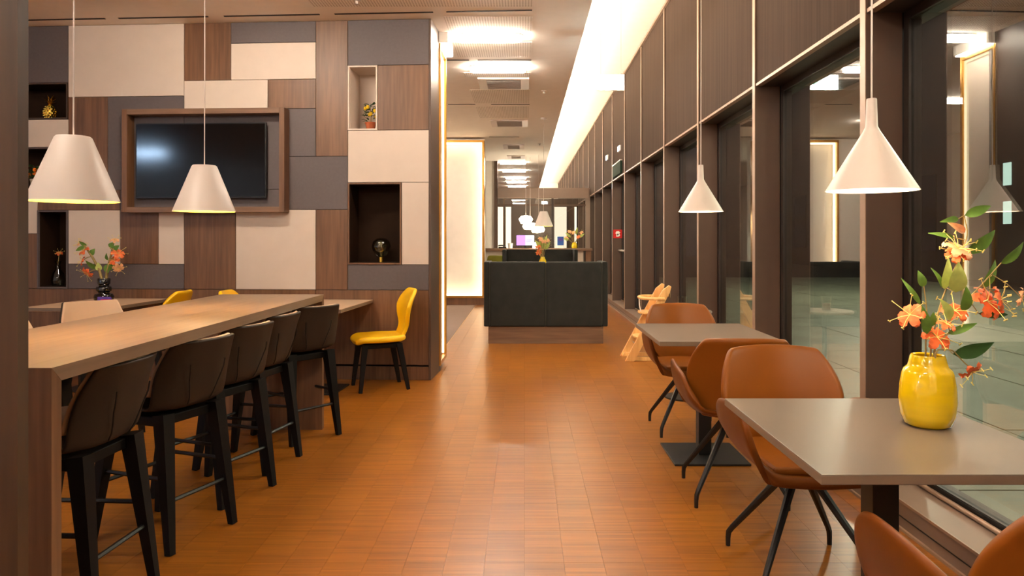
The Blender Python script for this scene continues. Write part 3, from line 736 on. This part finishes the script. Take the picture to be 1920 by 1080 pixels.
dup(y0_, (-3.20, 6.12, 0), PI/2-.05, 'yellow chair back beside the table with the black vase', 'yellow chairs')
dup(y0_, (-4.22, 6.1, 0), -PI/2+.1, 'yellow chair half hidden behind the wooden column at the left', 'yellow chairs')

# ------------------------------------------------------------------ velvet benches
def bench(label, x0, x1, y, facing, top=1.027):
    t = thing('velvet_bench', label, 'bench', ((x0+x1)/2, y, 0), 0 if facing > 0 else PI, 'dark velvet benches'); hw = (x1-x0)/2
    box('plinth', -hw+.055, hw-.055, .03, .62, 0, .215, 'wood_x', t, .002)
    for sx in (-1, 1):
        MB().box(min(sx*.003, sx*(hw-.075)), max(sx*.003, sx*(hw-.075)), 0, .13, .216, top).build('back_cushion', 'velvet', t, .018, 3)
        MB().box(min(sx*(hw-.072), sx*hw), max(sx*(hw-.072), sx*hw), .012, .64, .216, top).build('side_wing', 'velvet', t, .014, 3)
        MB().tube([(sx*(hw-.074), .004, .24), (sx*(hw-.074), .004, top-.02)], .005, 6).build('piping', 'velvet_pipe', t)
    MB().tube([(0, .002, .24), (0, .002, top-.02)], .005, 6).build('piping', 'velvet_pipe', t)
    MB().box(-hw+.075, hw-.075, .13, .64, .25, .45).build('seat_cushion', 'velvet', t, .02, 3)
    return t
bb = onz(1028, 645, 0)
bench('dark velvet high-back bench on a walnut plinth, its back to the camera in the aisle', -.506, 1.046, bb.y, 1)
bench('farther dark velvet high-back bench showing just above the first bench', -.45, 1.10, 15.3, -1, 1.10)
dining_table('taupe table between the two velvet benches holding the bottle vase', .33, 13.7, 1.1, .7, .75, 0, 'tabletop', None, .44)

# ------------------------------------------------------------------ high chair
hc = thing('high_chair', 'beech wooden child high chair with slanted sides by the window', 'high chair', (1.12, 7.85, 0), 0)
HW = .205
for sy in (-1, 1):
    y0, y1 = sorted((sy*HW, sy*(HW-.035)))
    MB().prism([(-.04, 0), (.06, 0), (.44, .74), (.455, .80), (.43, .815), (.36, .76)], y0, y1, 'y').build('side_plank', 'highwood', hc, .004)
    MB().prism([(-.02, 0), (.46, 0), (.46, .035), (.0, .045)], y0-.0355*sy, y1-.0355*sy, 'y').build('floor_runner', 'highwood', hc, .004)
def plate(nm, xa, xb, z, th=.018):
    pts = [(xb, -HW+.035), (xb, HW-.035)]
    for i in range(9): a = PI/2+PI*i/8; pts.append((xa+.09+.09*math.cos(a), (HW-.035+.02)*math.sin(a)))
    MB().prism(pts, z, z+th).build(nm, 'highwood', hc, .004)
plate('seat', .13, .36, .50); plate('footplate', .07, .22, .235)
for zc, xc in ((.60, .37), (.72, .43)):
    pts = [(xc+.03*math.cos((i/8-.5)*PI), (i/8-.5)*2*(HW-.035), zc) for i in range(9)]
    f = MB()
    f.add([(p[0], p[1], p[2]-.04) for p in pts]+[(p[0], p[1], p[2]+.04) for p in pts]+[(p[0]+.015, p[1], p[2]-.04) for p in pts]+[(p[0]+.015, p[1], p[2]+.04) for p in pts],
          [(i, i+1, 10+i, 9+i) for i in range(8)]+[(18+i, 19+i, 28+i, 27+i) for i in range(8)]+[(9+i, 10+i, 28+i, 27+i) for i in range(8)]+[(i, i+1, 19+i, 18+i) for i in range(8)])
    f.build('back_slat', 'highwood', hc)
pts = [(.38, -HW-.005, .67)]+[(.28+.14*math.cos(PI*(.5+i/10)), -(HW+.005)*math.sin(PI*(.5+i/10)), .67) for i in range(11)]+[(.38, HW+.005, .67)]
MB().tube(pts, .017, 8).build('guard_rail', 'highwood', hc)
MB().tube([(.142, 0, .66), (.145, 0, .58), (.16, 0, .515)], .006, 6).build('crotch_strap', 'signwhite', hc)
MB().tube([(.10, -HW+.035, .16), (.10, HW-.035, .16)], .007, 8).build('tie_rod', 'steel', hc)

# side table and drink
st = thing('side_table', 'small round dark side table hidden behind the far armchair, holding the drink', 'table', (1.32, 5.9, 0))
MB().lathe([(.001, .70), (.22, .70), (.225, .71), (.22, .72), (.001, .72)], n=32).build('tabletop', 'taupe_edge', st)
MB().lathe([(.018, .012), (.018, .70)], n=12).build('column', 'black', st); MB().lathe([(.001, .012), (.16, .012), (.16, 0), (.001, 0)], n=24).build('base_plate', 'black', st)
dr = thing('drinking_glass', 'short glass with a red drink behind the far armchair', 'glass', (1.305, 5.9, .72))
MB().lathe([(.001, 0), (.034, .0), (.040, .115), (.0375, .115), (.032, .006), (.001, .006)], n=24).build('glass_body', 'clear', dr)
MB().lathe([(.001, .0065), (.0315, .0065), (.0345, .06), (.001, .06)], n=20).build('red_liquid', 'juice', dr)

# ------------------------------------------------------------------ flowers
def leaf_mesh(base, tip, width, mb, cup=.25, nrm=None):
    b, tp = Vector(base), Vector(tip); d = tp-b; ln = d.length; t = d.normalized()
    side = t.cross(Vector((random.uniform(-.5, .5), -1, random.uniform(-.3, .3)))) if nrm is None else t.cross(nrm)
    side.normalize(); up = side.cross(t); n = 9; vs = []; fs = []
    for i in range(n+1):
        v = i/n; w_ = width*(math.sin(PI*v**.75)**.9 if 0 < v < 1 else 0)*(1-.25*v)+.0006
        c = b+d*v+up*(.10*ln*math.sin(v*PI))
        vs += [c-side*w_+up*w_*cup, c-up*.0004, c+side*w_+up*w_*cup]
    for i in range(n):
        q = i*3; fs += [(q, q+1, q+4, q+3), (q+1, q+2, q+5, q+4)]
    mb.add(vs, fs, True)
def flower(c, d, r, parent, pale=False, droop=.5):
    r = r*1.3
    """gloriosa bloom: six wavy reflexed petals, long stamens"""
    c = Vector(c); d = Vector(d).normalized(); a = d.orthogonal().normalized(); b = d.cross(a); mb = MB(); sm = MB()
    for k in range(6):
        an = k*PI/3+random.uniform(-.15, .15); o = a*math.cos(an)+b*math.sin(an); sd = d.cross(o); n = 8; vs = []; fs = []
        curl = random.uniform(.8, 1.15)
        for i in range(n+1):
            v = i/n; w_ = r*.25*math.sin(PI*min(.98, v*.9+.08))**.7
            p = c+o*(r*.75*math.sin(v*1.7*curl))+d*(r*(.25*v-.95*v*v*droop)); wv = r*.05*math.sin(i*2.4+k)
            vs += [p-sd*w_+d*wv, p, p+sd*w_-d*wv]
        for i in range(n): q = i*3; fs += [(q, q+1, q+4, q+3), (q+1, q+2, q+5, q+4)]
        mb.add(vs, fs, True)
        o2 = a*math.cos(an+.5)+b*math.sin(an+.5)
        p1 = c+o2*r*.45+d*r*.25; p2 = c+o2*r*1.0+d*r*.42
        sm.tube([c, p1, p2], [.0013, .0011, .0009], 4); sm.tube([p2-d*.006, p2+d*.006], .002, 4)
    f = mb.build('flower', 'petal_pale' if pale else 'petal', parent); sm.build('stamen', 'stamen', f); return f
def gloriosa(label, root, pts, leaves, flowers, YD, buds=(), lw=.017, group=None):
    """pts/leaves/flowers in picture pixels at depth about YD"""
    t = thing('cut_flower', label, 'flower', tuple(root), 0, group); rt = Vector(root)
    p3 = [Vector((0, 0, 0))]+[at(*p[:2], YD+(p[2] if len(p) > 2 else 0))-rt for p in pts]
    sp = []
    for i in range(len(p3)-1):
        for k in range(4): sp.append(p3[i].lerp(p3[i+1], k/4))
    sp.append(p3[-1]); sp = [sp[0]]+[(sp[i-1]+sp[i]*2+sp[i+1])/4 for i in range(1, len(sp)-1)]+[sp[-1]]
    MB().tube(sp, [lerp(.0030, .0014, i/len(sp))*YD/2.15**(1 if YD < 4 else .4) for i in range(len(sp))], 6).build('stem', 'stem', t)
    def near(q): return min(sp, key=lambda s_: (s_-q).length)
    for l in leaves:
        (bx_, by_), (tx, ty) = l[0], l[1]; dy = l[2] if len(l) > 2 else random.uniform(-.03, .03)
        b_ = at(bx_, by_, YD+dy*.5)-rt; tp = at(tx, ty, YD+dy)-rt; mb = MB(); leaf_mesh(b_, tp, (l[3] if len(l) > 3 else lw), mb)
        lf = mb.build('leaf', l[4] if len(l) > 4 else 'leaf', t)
        q = near(b_)
        if (q-b_).length > .004: MB().tube([q, b_], .0012*YD/2.15, 5).build('leaf_stalk', 'stem', lf)
    for (fx, fy, dx, dz, r, pale) in flowers:
        c = at(fx, fy, YD+random.uniform(-.03, .02))-rt; f = flower(c, (dx, -.5, dz), r, t, pale)
        q = near(c)
        if (q-c).length > .004: MB().tube([q, q.lerp(c, .5)+Vector((0, 0, .008)), c], .0015*YD/2.15, 5).build('flower_stalk', 'stem', f)
    for (fx, fy, tx, ty) in buds:
        mb = MB(); leaf_mesh(at(fx, fy, YD)-rt, at(tx, ty, YD)-rt, .012, mb, .8); mb.build('bud', 'petal_pale', t)
    return t
def lathe_thing(name, label, cat, loc, prof, mat, part, n=40):
    t = thing(name, label, cat, loc); MB().lathe(prof, n=n).build(part, mat, t); return t
vp = onz(1736, 796, .745); vp.x, vp.y = 1.208, 2.14
VS = .95
VPROF = [(.001, .0), (.055, .0), (.068, .008), (.078, .035), (.0825, .075), (.080, .12), (.0735, .158), (.068, .170), (.058, .178), (.0545, .190), (.050, .208), (.0475, .212), (.0445, .208), (.050, .178), (.066, .15), (.074, .09), (.068, .03), (.05, .012), (.001, .010)]
v1 = lathe_thing('vase', 'big glossy yellow ceramic vase with ribbed belly on the near window table', 'vase', tuple(vp), [(a*VS if a > .002 else a, b) for a, b in VPROF], 'vase_y', 'body')
YV = 2.14; root = vp+Vector((0, 0, .03))
gloriosa('tall upright gloriosa stem in the yellow vase, reaching the highest leaf', root+Vector((.004, 0, 0)), [(1745, 640), (1766, 560), (1800, 480), (1815, 440), (1808, 404)],
         [((1809, 404), (1858, 386), .0, .016), ((1797, 410), (1762, 416), -.02, .010), ((1789, 446), (1740, 437), .02, .008), ((1812, 474), (1866, 431), .02, .022), ((1792, 548), (1797, 490), -.06, .026, 'leaf_pale'), ((1770, 542), (1778, 482), -.03, .015, 'leaf_pale'), ((1766, 539), (1745, 502), 0, .009)],
         [(1797, 466, .2, .8, .045, True), (1796, 474, -.3, .5, .036, False)], YV, ((1809, 436, 1775, 416),))
gloriosa('gloriosa stem leaning left in the yellow vase with a slender leaf at its tip', root+Vector((-.012, 0, 0)), [(1736, 640), (1738, 580), (1732, 536)],
         [((1732, 538), (1721, 507), .0, .013, 'leaf'), ((1726, 571), (1689, 521), .02, .008), ((1738, 626), (1728, 572), -.03, .016), ((1742, 612), (1750, 585), -.02, .015)],
         [(1706, 590, -.8, .5, .042, False), (1757, 632, .1, .4, .044, False)], YV-.02)
gloriosa('gloriosa stem arching right in the yellow vase with the big curled bloom', root+Vector((.014, .0, 0)), [(1752, 640), (1790, 585), (1840, 535), (1877, 493)],
         [((1876, 494), (1919, 453), .02, .017), ((1842, 540), (1866, 487), .03, .016), ((1806, 584), (1811, 535), -.03, .019), ((1835, 588), (1890, 590), .03, .013, 'leaf_dark')],
         [(1852, 566, .3, .3, .056, False), (1876, 562, .7, .2, .042, False), (1789, 582, 0, .7, .042, False), (1915, 558, .8, -.2, .03, True)], YV+.02)
gloriosa('low gloriosa stem spreading right in the yellow vase with long dark leaves', root+Vector((.01, -.006, 0)), [(1750, 650), (1775, 628), (1800, 612)],
         [((1787, 664), (1864, 642), -.02, .024, 'leaf_dark'), ((1776, 626), (1832, 606), .0, .012), ((1782, 600), (1762, 560), -.02, .018, 'leaf_pale')],
         [(1775, 608, .1, .9, .028, False)], YV-.03)
gloriosa('drooping gloriosa stem in the yellow vase, its bloom hanging beside the rim', root+Vector((.016, -.01, 0)), [(1752, 655), (1785, 655), (1808, 680), (1820, 690)],
         [], [(1822, 697, .25, -.6, .036, False)], YV-.05)

# black ringed vase on the wall table with two stems
bv = wl(-.545-1.975-.35-.02, -.30, .745); 
bvp = Vector(at(195, 560, 6.50)); bvp.z = .745
lathe_thing('vase', 'glossy black glass vase of stacked rings on the beige wall table', 'vase', tuple(bvp),
            [(.001, 0), (.07, 0), (.083, .02), (.083, .045), (.07, .066), (.045, .072), (.045, .08), (.062, .092), (.066, .112), (.058, .132), (.042, .14), (.042, .147), (.052, .155), (.054, .20), (.050, .206), (.046, .2), (.044, .15), (.001, .14)], 'blackglass', 'body')
YB_ = bvp.y
gloriosa('gloriosa stem leaning left in the black vase', bvp+Vector((-.01, 0, .16)), [(186, 505), (172, 480), (158, 460)],
         [((184, 503), (160, 488), 0, .03), ((172, 478), (178, 466), 0, .03), ((187, 508), (184, 492), 0, .03, 'leaf_pale'), ((160, 462), (142, 470), 0, .02), ((163, 460), (148, 452), 0, .02)],
         [(157, 470, -.4, .6, .055, False), (154, 489, -.8, .3, .045, False), (163, 512, -.3, -.5, .06, False), (148, 456, -.5, .5, .035, True)], YB_, group='stems in the black vase')
gloriosa('gloriosa stem leaning right in the black vase', bvp+Vector((.01, 0, .16)), [(203, 500), (208, 480), (213, 455)],
         [((199, 512), (210, 493), 0, .045), ((204, 500), (216, 497), 0, .04), ((203, 488), (200, 474), 0, .025), ((206, 465), (215, 454), 0, .03), ((214, 468), (224, 460), 0, .025)],
         [(221, 475, .5, .6, .06, False), (214, 487, -.1, .4, .055, False), (222, 503, .5, -.4, .05, True), (215, 450, .2, .9, .04, True)], YB_, group='stems in the black vase')
cp = at(197, 566, 6.28)
cdt = thing('table_card', 'small purple and magenta table card in front of the black vase', 'card', (cp.x, 6.28, .745), -A)
MB().prism([(-.075, 0), (.08, 0), (.055, .055), (-.065, .055)], -.004, 0, 'y').build('card_face', 'purple', cdt)
MB().prism([(-.045, .006), (.068, .006), (.052, .034), (-.035, .034)], -.0055, -.004, 'y').build('printed_patch', 'pink', cdt)

# ------------------------------------------------------------------ niche ornaments
def nloc(key, px, dep):
    a, b, z0, z1 = NI[key]; x, _ = W(px, 300, dep); return wl(x, dep, z0)
p = nloc('pine', 94, .12)
t = thing('pineapple_ornament', 'polished gold pineapple ornament in the top left wall niche', 'ornament', tuple(p))
m = MB()
m.lathe([(.001, 0), (.032, .0), (.046, .025), (.053, .06), (.050, .1), (.038, .13), (.02, .142), (.001, .144)], n=24)
o = m.build('fruit_body', 'goldshine', t)
kn = MB()
for r_ in range(6):
    for k in range(11):
        z = .015+r_*.021; rr = [.041, .050, .053, .052, .046, .036][r_]; a_ = 2*PI*(k+.5*(r_ % 2))/11
        kn.sphere((rr*math.cos(a_), rr*math.sin(a_), z), .0105, 6)
kn.build('scales', 'goldshine', o)['kind'] = 'stuff'
for k in range(14):
    a_ = k*2.4; h_ = .03+.06*(k % 3)/2; mb = MB(); r_ = .05+.022*(k % 2)
    leaf_mesh((0.006*math.cos(a_), .006*math.sin(a_), .14), (r_*math.cos(a_), r_*math.sin(a_), .14+h_), .011, mb, .4, Vector((0, 0, 1))); mb.build('crown_leaf', 'goldshine', t)
def potted(key, px, dep, label, potm, fruit, h, r, pr=.05, ph=.07):
    p = nloc(key, px, dep); t = thing('potted_plant', label, 'plant', tuple(p))
    MB().lathe([(.001, 0), (pr*.72, 0), (pr, ph), (pr*1.08, ph), (pr*1.08, ph*1.15), (pr*.9, ph*1.15), (pr*.86, ph*.9), (.001, ph*.9)], n=20).build('pot', potm, t)
    MB().tube([(0, 0, ph*.85), (.005, 0, ph+h*.4), (-.004, 0, ph+h*.8)], .004, 6).build('stem', 'stem', t)
    fo = MB()
    for k in range(70):
        z = ph+h*random.uniform(.12, 1); rr = r*(1-.55*abs((z-ph)/h-.4)); a_ = random.uniform(0, 2*PI); q = Vector((rr*math.cos(a_)*random.uniform(.3, 1), rr*math.sin(a_)*random.uniform(.3, 1), z))
        dr_ = Vector((math.cos(a_), math.sin(a_), random.uniform(-.3, .8))).normalized()
        leaf_mesh(q, q+dr_*.045, .011, fo, .3, Vector((0, 0, 1)))
    fo.build('foliage', 'leaf_dark', t)['kind'] = 'stuff'
    for k in range(6):
        a_ = -PI/2+random.uniform(-1.6, 1.6); z = ph+h*random.uniform(.3, .8)
        MB().sphere((r*.8*math.cos(a_), r*.8*math.sin(a_), z), .017, 10, 1.15).build('fruit', fruit, t)
potted('lemon', 695, .17, 'small lemon tree in a terracotta pot in the cream wall niche', 'terracotta', 'lemon', .19, .065)
potted('plant', 67, .12, 'small orange-fruited plant in a cream pot in the left wall niche behind the pendant', 'potcream', 'orange', .14, .07, .045, .085)
p = nloc('bulb', 715, .12)
t = thing('bulb_ornament', 'round smoked glass bulb lamp on a small brass foot in the dark wall niche', 'ornament', tuple(p))
MB().lathe([(.001, 0), (.024, 0), (.024, .048), (.001, .048)], n=20).build('brass_foot', 'goldshine', t)
MB().lathe([(.022, .0485), (.05, .066), (.083, .115), (.09, .15), (.078, .195), (.05, .222), (.001, .232)], n=28).build('glass_globe', 'smoke', t)
MB().lathe([(.016, .0485), (.028, .09), (.046, .15), (.040, .19), (.02, .205), (.001, .207)], n=20).build('inner_glass', 'silver', t)
p = nloc('vase', 109, .13)
t = thing('glass_ornament', 'dim dark glass ornament standing in the tall narrow wall niche', 'ornament', tuple(p))
MB().lathe([(.001, 0), (.05, 0), (.062, .05), (.05, .12), (.022, .16), (.018, .21), (.03, .24), (.026, .24), (.014, .21), (.001, .2)], n=24).build('body', 'smoke', t)
MB().tube([(0, 0, .23), (.01, 0, .31)], .003, 6).build('stem', 'stem', t); flower((.01, 0, .32), (.2, -.5, .8), .035, t)

# ------------------------------------------------------------------ signs on the window wall
t = thing('exit_sign', 'brightly lit exit sign hanging in front of the light cove', 'exit sign', (.855, 7.06, 2.775))
box('housing', -.133, .133, -.014, .014, 0, .158, 'signwhite', t, .004); box('lit_face', -.128, .128, -.017, -.0141, .006, .152, 'e_exit', t); box('lit_back', -.128, .128, .0141, .017, .006, .152, 'e_exit', t)
for sx in (-.1, .1): MB().tube([(sx, 0, .157), (sx, 0, UZ-2.775)], .0022, 6).build('hanger', 'white_lacquer', t)
MB().prism([(.05, .03), (.10, .03), (.10, .125), (.05, .125)], -.0185, -.0171, 'y').build('door_symbol', 'e_exit2', t)
MB().prism([(-.03, .074), (.0, .074), (.0, .055), (.035, .08), (.0, .105), (.0, .086), (-.03, .086)], -.0185, -.0171, 'y').build('arrow_symbol', 'e_exit2', t)
MB().prism([(-.10, .03), (-.083, .03), (-.07, .07), (-.053, .058), (-.047, .07), (-.07, .088), (-.06, .11), (-.088, .118), (-.10, .094), (-.088, .088), (-.083, .07)], -.0185, -.0171, 'y').build('running_figure', 'e_exit2', t)
ys = PY[DOOR+1]
t = thing('fire_sign', 'square red sign with a white fire symbol on the bronze window mullion', 'sign', (1.80, ys-.001, 1.335))
box('plate', -.085, .085, -.008, 0, 0, .165, 'red', t, .002)
MB().prism([(-.03, .03), (.02, .03), (.045, .055), (.03, .09), (.05, .11), (.02, .135), (-.03, .13), (-.045, .09), (-.02, .08)], -.010, -.0081, 'y').build('white_symbol', 'signwhite', t)
MB().prism([(-.01, .05), (.018, .06), (.012, .09), (-.012, .085)], -.0115, -.0101, 'y').build('symbol_cutout', 'plastic', t)
t = thing('door_sign', 'dark green sign panel above the glazed exit door', 'sign', (XW+.005, 13.0, 2.47))
box('plate', -.03, .009, -.55, .55, 0, .22, 'darkgreen', t, .003); box('top_lip', -.035, .009, -.55, .55, .221, .235, 'steel', t)
for n_, (y, z) in enumerate(((12.75, 2.93), (14.6, 2.98))):  # glowing plates added in place of bluish glints on the wall
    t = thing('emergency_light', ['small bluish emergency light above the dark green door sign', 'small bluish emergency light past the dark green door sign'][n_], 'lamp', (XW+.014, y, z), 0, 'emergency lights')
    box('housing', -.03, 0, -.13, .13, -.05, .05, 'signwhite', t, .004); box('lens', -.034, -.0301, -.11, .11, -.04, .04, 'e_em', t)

# ------------------------------------------------------------------ reception beyond the benches
RY = 18.6
def rp(px, py, Y=RY): return at(px, py, Y)
a = rp(909, 307); b = rp(927, 463)
struct(box('wall_reception', a.x-.4, b.x, RY+.02, RY+.2, 0, CZ, 'white'))
gp = thing('glass_partition', 'bronze-framed glass partition with a deep header beam behind the benches', 'partition', (.5, RY, 0))
def lx(px): return rp(px, 450).x-.5
def zz(py): return rp(960, py).z
box('post', lx(927), lx(933), -.06, .06, 0, CZ-.001, 'brown', gp); box('post', lx(1098), lx(1106), -.06, .06, 0, zz(353), 'sill', gp)
box('header_beam', lx(933), lx(1104), -.10, .06, zz(372), zz(353), 'sill', gp, .003)
box('mullion', lx(1034), lx(1038), -.03, .03, 1.06, zz(372), 'frame', gp)
box('pane', lx(933), lx(1034), -.006, .006, 1.06, zz(372), 'clear', gp); box('pane', lx(1038), lx(1098), -.006, .006, 1.06, zz(372), 'clear', gp)
box('transom', lx(933), lx(1098), -.02, .02, zz(386), zz(383), 'brown', gp)
ct = thing('reception_counter', 'walnut reception counter below the glass partition', 'counter', (.5, RY-.45, 0))
box('worktop', lx(909), lx(1106), -.25, .25, 1.03, 1.09, 'wood_x', ct, .004); box('front', lx(911), lx(1090), -.16, .2, 0, 1.03, 'cream', ct); box('end_panel', lx(1094), lx(1104), -.22, .22, 0, 1.03, 'wood', ct)
CT = 1.09; RC = RY-.45
def cth(name, label, cat, px, dy=0.0): p_ = at(px, 450, RC+dy); return thing(name, label, cat, (p_.x, RC+dy, CT))
t = cth('monitor', 'reception monitor with a lilac and white screen', 'monitor', 985)
MB().box(-.235, .235, 0, .03, .06, .34).build('housing', 'plastic', t, .004); box('lilac_screen', -.225, 0, -.004, -.0001, .075, .33, 'e_monitor', t); box('white_screen', 0, .225, -.004, -.0001, .075, .33, 'e_monitor2', t)
for k in range(4): box('text_line', .02, .12+.02*k, -.006, -.0041, .14+.03*k, .148+.03*k, 'purple', t)
box('stand', -.03, .03, .0, .03, .01, .06, 'plastic', t); box('stand_foot', -.1, .1, -.06, .08, 0, .01, 'plastic', t)
t = cth('notice_stand', 'blue notice in a small white stand on the reception counter', 'sign', 1051, .1)
box('frame', -.095, .095, 0, .015, .06, .31, 'signwhite', t, .003); box('poster', -.08, .08, -.003, -.0001, .075, .295, 'blue', t)
box('poster_block', -.05, .05, -.005, -.0031, .19, .25, 'purple', t); box('foot', -.08, .08, -.05, .06, 0, .06, 'signwhite', t)
t = cth('vase', 'small yellow vase at the right end of the reception counter', 'vase', 1077)
MB().lathe([(.001, 0), (.065, 0), (.075, .05), (.06, .12), (.035, .15), (.03, .15), (.05, .11), (.06, .04), (.001, .02)], n=24).build('body', 'vase_y', t)
vp3 = t.location.copy()
def far_bouquet(label, loc, Y, pxs, leafs):
    t = thing('flower_bouquet', label, 'flowers', tuple(loc)); lo = Vector(loc)
    for (fx, fy, pale) in pxs:
        c = at(fx, fy, Y+random.uniform(-.05, .05))-lo
        MB().tube([(0, 0, 0), c*.5+Vector((0, 0, .02)), c], .005, 5).build('stem', 'stem', t); flower(c, (random.uniform(-.5, .5), -.6, .5), .058, t, pale)
    for (x0, y0, x1, y1) in leafs:
        b_ = at(x0, y0, Y)-lo; mb = MB(); leaf_mesh(b_, at(x1, y1, Y)-lo, .035, mb); mb.build('leaf', 'leaf_pale', t)
        MB().tube([(0, 0, 0), b_], .004, 5).build('leaf_stalk', 'stem', t)
far_bouquet('dried flower bouquet in the small yellow vase on the reception counter', vp3+Vector((0, 0, .1)), RC, [(1062, 446, True), (1075, 436, True), (1084, 444, False), (1090, 436, True), (1068, 434, True)], [(1070, 445, 1060, 436), (1080, 440, 1083, 426), (1086, 445, 1096, 438), (1066, 450, 1056, 446)])
fv = at(1017.5, 500, 13.65); fv.z = .75
lathe_thing('vase', 'yellow bottle vase peeking over the velvet bench below the bucket pendant', 'vase', tuple(fv), [(.001, 0), (.06, 0), (.078, .03), (.08, .09), (.066, .16), (.045, .20), (.04, .23), (.034, .23), (.055, .15), (.06, .05), (.001, .03)], 'vase_y', 'body')
far_bouquet('orange and yellow bouquet in the bottle vase above the velvet bench', fv+Vector((0, 0, .12)), 13.65, [(1008, 462, False), (1012, 470, False), (1020, 452, True), (1024, 460, True), (1017, 464, True), (1010, 474, False), (1026, 450, True), (1014, 448, True)],
            [(1016, 462, 1012, 445), (1020, 462, 1026, 440), (1018, 470, 1018, 444), (1022, 468, 1032, 452), (1012, 462, 1003, 450)])
t = cth('telephone', 'dark telephone on the left end of the reception counter', 'telephone', 942)
box('base', -.1, .1, -.08, .08, 0, .04, 'plastic', t, .01); MB().tube([(-.1, -.02, .05), (-.09, -.02, .07), (.0, -.02, .075), (.05, -.02, .05)], .018, 8).build('handset', 'plastic', t)
t = cth('paper_cup', 'white paper cup beside the telephone on the reception counter', 'cup', 957, -.05)
MB().lathe([(.001, 0), (.05, 0), (.065, .13), (.06, .13), (.045, .01), (.001, .01)], n=18).build('body', 'signwhite', t)
t = cth('table_lamp', 'white glowing lamp behind the bouquet on the reception counter', 'lamp', 1004, .12)
MB().lathe([(.001, 0), (.07, 0), (.08, .12), (.07, .14), (.001, .15)], n=20).build('glowing_globe', 'e_lamp', t)
for n_, (px, py, Y, r_) in enumerate(((986, 411, 17.4, .17), (994, 424, 17.7, .19), (1010, 430, 17.2, .15))):
    p = at(px, py, Y); t = thing('globe_pendant', ['glowing flat pendant left of the bucket pendant, highest of three', 'glowing flat pendant left of the bucket pendant, lowest of three', 'glowing flat pendant right behind the bucket pendant'][n_], 'lamp', tuple(p), 0, 'glowing pendants over the reception')
    MB().lathe([(.001, -.07), (r_*.8, -.06), (r_, 0), (r_*.7, .07), (.03, .09)], n=28).build('glowing_shade', 'e_lamp', t)
    MB().tube([(0, 0, .09), (0, 0, CZ-p.z)], .004, 5).build('cord', 'white_lacquer', t)
# back wall of the reception room, with light strips
struct(box('wall_reception_back', -1.3, 1.69, 22.6, 22.7, 0, 2.6, 'wood_dark'))
for n_, (p0, p1) in enumerate(((933, 943), (948, 958), (1040, 1063), (1078, 1082), (1089, 1094))):
    a, b = at(p0, 395, 22.3), at(p1, 395, 22.3)
    lp = thing('lit_wall_panel', ['narrow lit wall panel at the left edge of the reception', 'second narrow lit wall panel left of the monitor', 'wide pale lit wall panel behind the blue notice', 'thin light strip behind the counter bouquet', 'thin light strip at the right edge of the reception'][n_], 'light panel', ((a.x+b.x)/2, 22.5, .9), 0, 'lit panels behind the reception')
    hw = (b.x-a.x)/2; box('panel_frame', -hw-.015, hw+.015, 0, .05, 0, 1.46, 'brown', lp); box('light_diffuser', -hw, hw, -.012, -.0001, .02, 1.44, emit('lit_panel', (1, .84, .62), (.5 if n_ != 2 else .36)), lp)
t = thing('green_chair', 'olive green chair at the left side of the farther velvet bench', 'chair', (at(934, 480, 16.6).x, 16.6, 0))
g = []
for k in range(8):
    v = k/7; g.append([Vector((s_*(.18+.08*math.sin(v*PI*.8)), -.2-.1*v+.1*s_*s_, .45+.5*v)) for s_ in (-1, -.6, 0, .6, 1)])
shell('backrest', g, 'olive', t, .04, 2); box('seat', -.22, .22, -.2, .24, .42, .48, 'olive', t, .02)
for sx in (-1, 1):
    for sy in (-1, 1): MB().tube([(sx*.17, sy*.17, .42), (sx*.2, sy*.2, 0)], .013, 6).build('leg', 'black', t)

for o in list(S.objects):
    if o.type == 'EMPTY' and not o.children: bpy.data.objects.remove(o)
